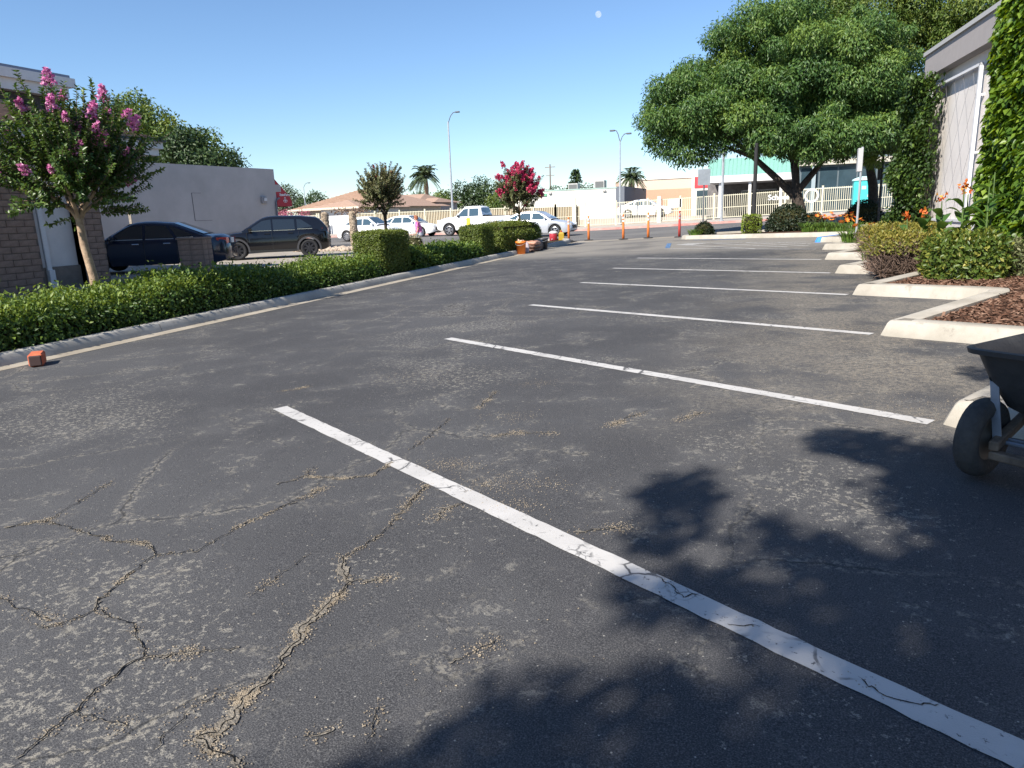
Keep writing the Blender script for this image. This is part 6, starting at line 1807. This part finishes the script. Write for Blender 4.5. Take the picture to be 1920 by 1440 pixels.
def lily(label, seed, x, y, r, nl, h, nf):
    rg = np.random.default_rng(seed)
    z = P(x, y)+.10
    o = empty('daylily', label, 'flower', (x, y, z), 0, 'daylilies in the planting bed')
    m = MB()
    vs, fs, t = [], [], []
    for k in range(nl):
        a = rg.random()*6.28; rr = r*math.sqrt(rg.random())*.6; bx, by = rr*math.cos(a), rr*math.sin(a)
        a2 = a+rg.normal(0, .5); L = h*rg.uniform(.7, 1.2); w = .014; b = len(vs)
        for i, s in enumerate((0, .35, .7, 1.0)):
            rad = L*.55*s**1.6; zz = L*(s-.35*s**2.5); ww = w*(1-.9*s**2)
            cx_, cy_ = bx+math.cos(a2)*rad, by+math.sin(a2)*rad
            vs += [(cx_-math.sin(a2)*ww, cy_+math.cos(a2)*ww, zz), (cx_+math.sin(a2)*ww, cy_-math.cos(a2)*ww, zz)]
        fs += [(b+2*i, b+2*i+1, b+2*i+3, b+2*i+2) for i in range(3)]
        t += [float(np.clip(rg.normal(.55, .2), 0, 1))]*3
    me = bpy.data.meshes.new('foliage'); me.from_pydata(vs, [], fs); at = me.attributes.new('tint', 'FLOAT', 'FACE'); at.data.foreach_set('value', np.array(t, np.float32)); me.materials.append(GRASS)
    link('foliage', me, o)
    if nf:
        fm_e = [None]
        n = 7; aa = np.arange(n)*6.283/n
        A = np.stack([np.cos(aa), np.sin(aa), np.full(n, .5)], 1)
        fm = leaf_mesh('flower', np.zeros((n, 3)), A, np.tile([0, 0, 1.0], (n, 1)), .075, .04, rg.random(n), ORANGE)
        for k in range(nf):
            a = rg.random()*6.28; rr = r*rg.random(); q = (rr*math.cos(a), rr*math.sin(a), h*rg.uniform(.85, 1.35))
            MB().tube([(q[0]*.4, q[1]*.4, 0), (q[0], q[1], q[2])], .005, 4, False).obj('stalk', PETIOLE, o)
            f = link('flower', fm, o, q, (rg.normal(0, .5), rg.normal(0, .5), rg.random()*6)); s = rg.uniform(.9, 1.5); f.scale = (s, s, s)
    return o
k = 0
for (x, y, lab) in [(0.95, 28.9, 'daylily clump nearest the dark tree bush'), (1.45, 28.2, 'daylily clump with orange blooms left of the sign post, second from the bush'), (1.9, 27.5, 'daylily clump with orange blooms behind the blue painted kerb'), (2.3, 26.6, 'daylily clump behind the galvanised sign post'), (1.75, 21.2, 'daylily clump with yellow orange blooms at the foot of the sign post'), (2.25, 19.6, 'daylily with orange blooms above the golden topped hedge'), (1.75, 15.5, 'bright grassy daylily clump between the twiggy hedges'), (-3.25, 30.05, 'grassy daylily clump at the island tip'), (1.6, 29.3, 'tall daylily with coral blooms behind the others')]:
    lily(lab, 80+k, x, y, .42, 130, .48 if k < 5 else .42, (3, 6, 6, 5, 6, 6, 1, 0, 6)[k]); k += 1

def canna(label, seed, x, y, nleaf, h, flower):
    rg = np.random.default_rng(seed)
    o = empty('canna_lily', label, 'flower', (x, y, P(x, y)+.10), 0, 'cannas beside the cream building')
    MB().tube([(0, 0, 0), (.02, .01, h*.5), (.0, .03, h)], [.02, .016, .009], 6).obj('stem', PETIOLE, o)
    CL = leafmat('canna_leaf', [(.03, .08, .02), (.07, .15, .03), (.14, .23, .05)], .4, .3)
    for k in range(nleaf):
        a = rg.random()*6.28; z0 = h*(.25+.6*k/nleaf); L = rg.uniform(.38, .58); w = L*.21
        vs, fs = [], []
        for i, s in enumerate(np.linspace(0, 1, 7)):
            rad = L*(s*.75); zz = z0+L*(s*.75-.55*s**2.4); ww = w*math.sin(min(1, s*1.05+.06)*math.pi)**.7*(1 if s < .98 else .1)
            for q in (-1, 0, 1): vs.append((math.cos(a)*rad-math.sin(a)*ww*q, math.sin(a)*rad+math.cos(a)*ww*q, zz+abs(q)*ww*.35))
        for i in range(6):
            b = i*3; fs += [(b, b+1, b+4, b+3), (b+1, b+2, b+5, b+4)]
        me = bpy.data.meshes.new('leaf'); me.from_pydata(vs, [], fs); at = me.attributes.new('tint', 'FLOAT', 'FACE'); at.data.foreach_set('value', np.full(len(fs), float(rg.uniform(.2, .9)), np.float32)); me.materials.append(CL)
        for p in me.polygons: p.use_smooth = True
        link('leaf', me, o)
    if flower:
        n = 16; P_ = rg.normal(0, .035, (n, 3))+np.array([0, .03, h+.05])
        link('flower', leaf_mesh('flower', P_, unit(rdir(rg, n)+np.array([0, 0, .4])), rdir(rg, n), .085, .05, rg.random(n), ORANGE), o)
    return o
for i, (x, y, nl, h, fl, lab) in enumerate([(2.72, 15.2, 5, 1.05, 1, 'canna with orange bloom and broad pale leaves in front of the trellis'), (2.95, 14.7, 6, 1.25, 1, 'tall canna with coral bloom before the trellis'), (3.1, 15.1, 6, 1.15, 1, 'canna with orange bloom beside the white trellis post'), (3.3, 14.6, 7, 1.25, 0, 'dark leafed canna nearest the bright vine'), (2.5, 15.6, 5, .8, 1, 'low canna with yellow orange bloom behind the twiggy hedge'), (3.45, 15.0, 6, 1.5, 0, 'tallest dark canna against the wall'), (2.3, 16.0, 3, .75, 1, 'small canna with coral bloom by the dark vine')]):
    canna(lab, 100+i, x, y, nl, h, fl)

# ================================================================ far trees and palms
def fartree(label, seed, x, y, z, rx, rz, material=FART, n=24, cr=(.7, 1.3), name='distant_tree', ls=.3, dens=14):
    g0 = G(x, min(y, 100))-.05
    tree(name, label, seed, (x, y, g0), [([(x, y, g0-.1), (x, y, z*.6), (x, y, z)], .22, .1)], [], [(x, y, z, rx, rz)], n, cr, dens, ls, material, droop=.2, flat=.9, lw=.6, group='trees along the skyline')
FT = [(-74, 96, 4.6, 3.6, 2.8, FART, 'olive green tree behind the red awning'), (-69, 97, 3.6, 2.4, 2.2, DARKT, 'dark open tree right of the red awning'), (-49.5, 98, 3.2, 3.2, 2.0, FART, 'round green tree behind the palm trunk'), (-46.0, 96, 3.0, 2.4, 1.9, TREE2, 'light green tree left of the street lamp'), (-43.5, 99, 4.2, 2.2, 1.9, DARKT, 'dark tree just left of the street lamp pole'), (-40.2, 100, 4.4, 2.9, 2.6, DARKT, 'tall dark tree right of the street lamp pole'), (-37.0, 97, 2.6, 2.2, 1.7, TREE2, 'rounded light green tree above the white pickup'), (-34.5, 101, 3.2, 2.6, 2.0, DARKT, 'dark green tree left of the crimson crepe myrtle'), (-31.0, 103, 2.8, 2.4, 2.0, FART, 'grey green tree behind the crimson crepe myrtle'), (-27.5, 105, 3.0, 2.0, 2.0, FART, 'small tree at the left end of the white building')]
for i, (x, y, z, rx, rz, mt_, lab) in enumerate(FT): fartree(lab, 130+i, x, y, z, rx, rz, mt_)
fartree('pink oleander shrubs over the fence left of the garage', 150, -46.0, 58.2, 1.75, 1.6, .85, leafmat('oleander', [(.07, .10, .04), (.45, .10, .17), (.62, .25, .30)], .6, .2), 16, (.4, .7), 'oleander', .12, 60)
fartree('pink oleander shrub nearest the white garage wall', 151, -43.2, 58.0, 1.7, 1.6, .85, MATS['oleander'], 16, (.4, .7), 'oleander', .12, 60)
def palm(label, seed, x, y, h, nf, L):
    rg = np.random.default_rng(seed)
    g0 = G(x, min(y, 90))-.05
    o = empty('palm_tree', label, 'palm tree', (x, y, g0), 0, 'palms across the street')
    MB().tube([(0, 0, -.1), (.1, 0, h*.6), (0, 0, h*.78), (0, 0, h)], [.22, .17, .34, .22], 9).obj('trunk', mat('palm_trunk', (.34, .24, .16), .9, col2=(.22, .15, .10), vscale=8), o)
    Ps, As, Ns = [], [], []
    for k in range(nf):
        a = rg.random()*6.28; up = rg.uniform(-.35, 1.7); s = np.linspace(.1, 1, 16)
        c = np.stack([np.cos(a)*L*s*math.cos(up*.6), np.sin(a)*L*s*math.cos(up*.6), L*(s*up*.75-.55*s**2.2)+h], 1)
        d = np.gradient(c, axis=0); d = unit(d); sd = unit(np.cross(d, np.array([[0, 0, 1.0]])))
        for g_ in (1, -1):
            Ps.append(c); As.append(sd*g_*.8+d*.6+np.array([0, 0, -.25])); Ns.append(np.tile([0, 0, 1.0], (16, 1))+rg.normal(0, .2, (16, 3)))
    Pn = np.concatenate(Ps)
    link('fronds', leaf_mesh('fronds', Pn, np.concatenate(As), np.concatenate(Ns), L*.33, L*.055, rg.random(len(Pn)), FART), o)
palm('tall palm between the houses and the street lamp', 160, -43.1, 85, 6.5, 44, 2.1)
palm('short palm beside the twin arm lamp', 161, -14.6, 75, 4.5, 36, 1.5)
rg = np.random.default_rng(170)
o = empty('conifer_tree', 'dark layered conifer behind the rooftop units', 'tree', (-30.1, 110, .8))
MB().tube([(0, 0, -.1), (0, 0, 7.2)], [.22, .03], 7).obj('trunk', BARKD, o)
Ps, As = [], []
for k in range(15):
    z = 2.2+k*.34; R_ = 2.0*(1-k/16)+.15
    for q in range(16):
        a = rg.random()*6.28; s = rg.random(9)
        Ps.append(np.stack([np.cos(a)*R_*s, np.sin(a)*R_*s, z-.12*s*R_+rg.normal(0, .05, 9)], 1)); As.append(np.stack([np.full(9, math.cos(a)), np.full(9, math.sin(a)), np.full(9, -.1)], 1)+rg.normal(0, .5, (9, 3)))
Pn = np.concatenate(Ps); link('crown', leaf_mesh('crown', Pn, np.concatenate(As), rdir(rg, len(Pn)), .38, .16, rg.random(len(Pn)), DARKT), o)

# moon
mo = MB(); mo.lathe([(.001, -9), (4.5, -7.8), (7.8, -4.5), (9, 0), (7.8, 4.5), (4.5, 7.8), (.001, 9)], 16)
mm_ = bpy.data.materials.new('moon_dust'); mm_.use_nodes = True
nt = mm_.node_tree; nt.nodes.remove(nt.nodes['Principled BSDF'])
df = nt.nodes.new('ShaderNodeBsdfDiffuse'); df.inputs['Color'].default_value = (.10, .075, .06, 1)
tp = nt.nodes.new('ShaderNodeBsdfTransparent'); ad = nt.nodes.new('ShaderNodeAddShader')
nt.links.new(df.outputs[0], ad.inputs[0]); nt.links.new(tp.outputs[0], ad.inputs[1]); nt.links.new(ad.outputs[0], nt.nodes['Material Output'].inputs['Surface'])
tag(mo.obj('moon', mm_, None, True, loc=(-512.9, 2142, 544)), 'pale daytime moon in the blue sky', 'moon')
# ================================================================ person
def person():
    o = empty('person', 'person in pink checked top and pale patterned shorts walking behind the hedge', 'person', (-14.8, 28.3, .10), math.radians(200))
    # local x forward
    J = {'pel': (0, 0, .90, .125), 'sp': (.03, 0, 1.08, .125), 'ch': (.06, 0, 1.26, .14), 'nk': (.12, 0, 1.42, .055), 'hd': (.17, 0, 1.52, .075), 'ht': (.19, 0, 1.60, .075),
         'hl': (0, .09, .84, .095), 'kl': (.10, .10, .48, .062), 'al': (-.04, .10, .10, .042), 'tl': (.09, .10, .05, .035),
         'hr': (0, -.09, .84, .095), 'kr': (.02, -.10, .47, .062), 'ar': (-.14, -.10, .12, .042), 'tr': (-.02, -.10, .05, .035),
         'sl': (.07, .17, 1.34, .055), 'el': (.02, .24, 1.07, .042), 'wl': (.10, .24, .84, .030), 'fl': (.14, .24, .77, .028),
         'sr': (.07, -.17, 1.34, .055), 'er': (.06, -.23, 1.07, .042), 'wr': (.16, -.22, .86, .030), 'fr': (.20, -.22, .79, .028)}
    E = [('pel', 'sp'), ('sp', 'ch'), ('ch', 'nk'), ('nk', 'hd'), ('hd', 'ht'), ('pel', 'hl'), ('hl', 'kl'), ('kl', 'al'), ('al', 'tl'), ('pel', 'hr'), ('hr', 'kr'), ('kr', 'ar'), ('ar', 'tr'), ('ch', 'sl'), ('sl', 'el'), ('el', 'wl'), ('wl', 'fl'), ('ch', 'sr'), ('sr', 'er'), ('er', 'wr'), ('wr', 'fr')]
    ks = list(J); me = bpy.data.meshes.new('body')
    me.from_pydata([J[k][:3] for k in ks], [(ks.index(a), ks.index(b)) for a, b in E], [])
    b = link('body', me, o, mat=mat('skin', (.52, .27, .19), .6))
    b.modifiers.new('skin', 'SKIN'); sd = b.modifiers.new('sub', 'SUBSURF'); sd.levels = 2; sd.render_levels = 2
    for i, k in enumerate(ks):
        sv = me.skin_vertices[0].data[i]; sv.radius = (J[k][3], J[k][3]); sv.use_root = (k == 'pel')
    def shell(nm, pts, mt_):
        m = MB(); rings = []
        for (x, y, z, rx, ry) in pts:
            rings.append([(x+rx*math.cos(a), y+ry*math.sin(a), z) for a in np.linspace(0, 2*math.pi, 15)[:-1]])
        k = 14
        m.add([p for r_ in rings for p in r_], [(i*k+j, i*k+(j+1) % k, (i+1)*k+(j+1) % k, (i+1)*k+j) for i in range(len(rings)-1) for j in range(k)])
        autosmooth(m.obj(nm, mt_, o), 80)
    q = NT('pink_check'); bk = q.n('ShaderNodeTexChecker'); bk.inputs['Scale'].default_value = 16; q.l(q.tc.outputs['Object'], bk.inputs['Vector'])
    bk.inputs['Color1'].default_value = (.62, .03, .28, 1); bk.inputs['Color2'].default_value = (.62, .30, .45, 1)
    PK = q.done(bk.outputs['Color'], .8)
    shell('top', [(0, 0, .86, .175, .20), (.02, 0, .98, .165, .19), (.05, 0, 1.15, .16, .185), (.07, 0, 1.28, .15, .20), (.09, 0, 1.37, .10, .15), (.11, 0, 1.42, .065, .075)], PK)
    shell('sleeve', [(.05, .265, 1.14, .058, .062), (.07, .22, 1.26, .065, .07), (.07, .16, 1.36, .05, .06)], PK); shell('sleeve', [(.06, -.26, 1.14, .058, .062), (.07, -.22, 1.26, .065, .07), (.07, -.16, 1.36, .05, .06)], PK)
    SH = mat('patterned_shorts', (.60, .60, .62), .85, col2=(.28, .32, .42), vscale=22)
    shell('shorts', [(0, 0, .70, .185, .21), (0, 0, .80, .18, .205), (0, 0, .92, .165, .19)], SH)
    shell('shorts_leg', [(.06, .10, .60, .10, .10), (.03, .10, .76, .105, .105)], SH); shell('shorts_leg', [(.01, -.10, .60, .10, .10), (0, -.10, .76, .105, .105)], SH)
    shell('hair', [(.11, 0, 1.50, .085, .085), (.12, 0, 1.58, .10, .095), (.15, 0, 1.66, .10, .088), (.17, 0, 1.70, .05, .05)], mat('auburn_hair', (.30, .10, .045), .7, var=.25, vscale=40))
    shell('shoe', [(.0, .10, 0.0, .12, .05), (.0, .10, .05, .11, .045), (-.03, .10, .09, .06, .045)], mat('shoe_white', (.6, .6, .6), .7)); shell('shoe', [(-.09, -.10, 0.0, .12, .05), (-.09, -.10, .05, .11, .045), (-.13, -.10, .10, .06, .045)], MATS['shoe_white'])
    for s in (-1, 1):
        fm = MB()
        for i in range(4):
            y = s*.24 if s > 0 else -.22; x = .15 if s > 0 else .21; z = .76 if s > 0 else .78
            fm.tube([(x-.03+i*.018, y, z), (x-.02+i*.018, y, z-.05), (x-.015+i*.018, y-s*.012, z-.075+abs(i-1.5)*.006)], [.0095, .009, .007], 6)
        fm.tube([(x+.02, y, z+.03), (x+.055, y, z), (x+.06, y, z-.02)], [.010, .0095, .008], 6)
        fm.obj('fingers', MATS['skin'], o)
    MB().lathe([(.001, 0), (.012, .004), (.016, .02), (.001, .024)], 8, axis='X').obj('nose', MATS['skin'], o, loc=(.262, 0, 1.565))
    for s in (-1, 1): MB().lathe([(.001, -.008), (.013, 0), (.001, .008)], 8, axis='X').obj('eye', mat('eye_dark', (.03, .02, .02), .3), o, loc=(.252, s*.03, 1.592))
    return o
pe = person(); pe.scale = (.86, .86, .86)
# pale flowering shrub beside the person
shrub('flowering_shrub', 'small pale flowering shrub poking above the low hedge beside the person', 180, (-11.0, 20.6, .1), .40, .85, 900, .06, leafmat('pale_bloom', [(.10, .14, .04), (.35, .34, .20), (.62, .56, .45)], .6, .3))
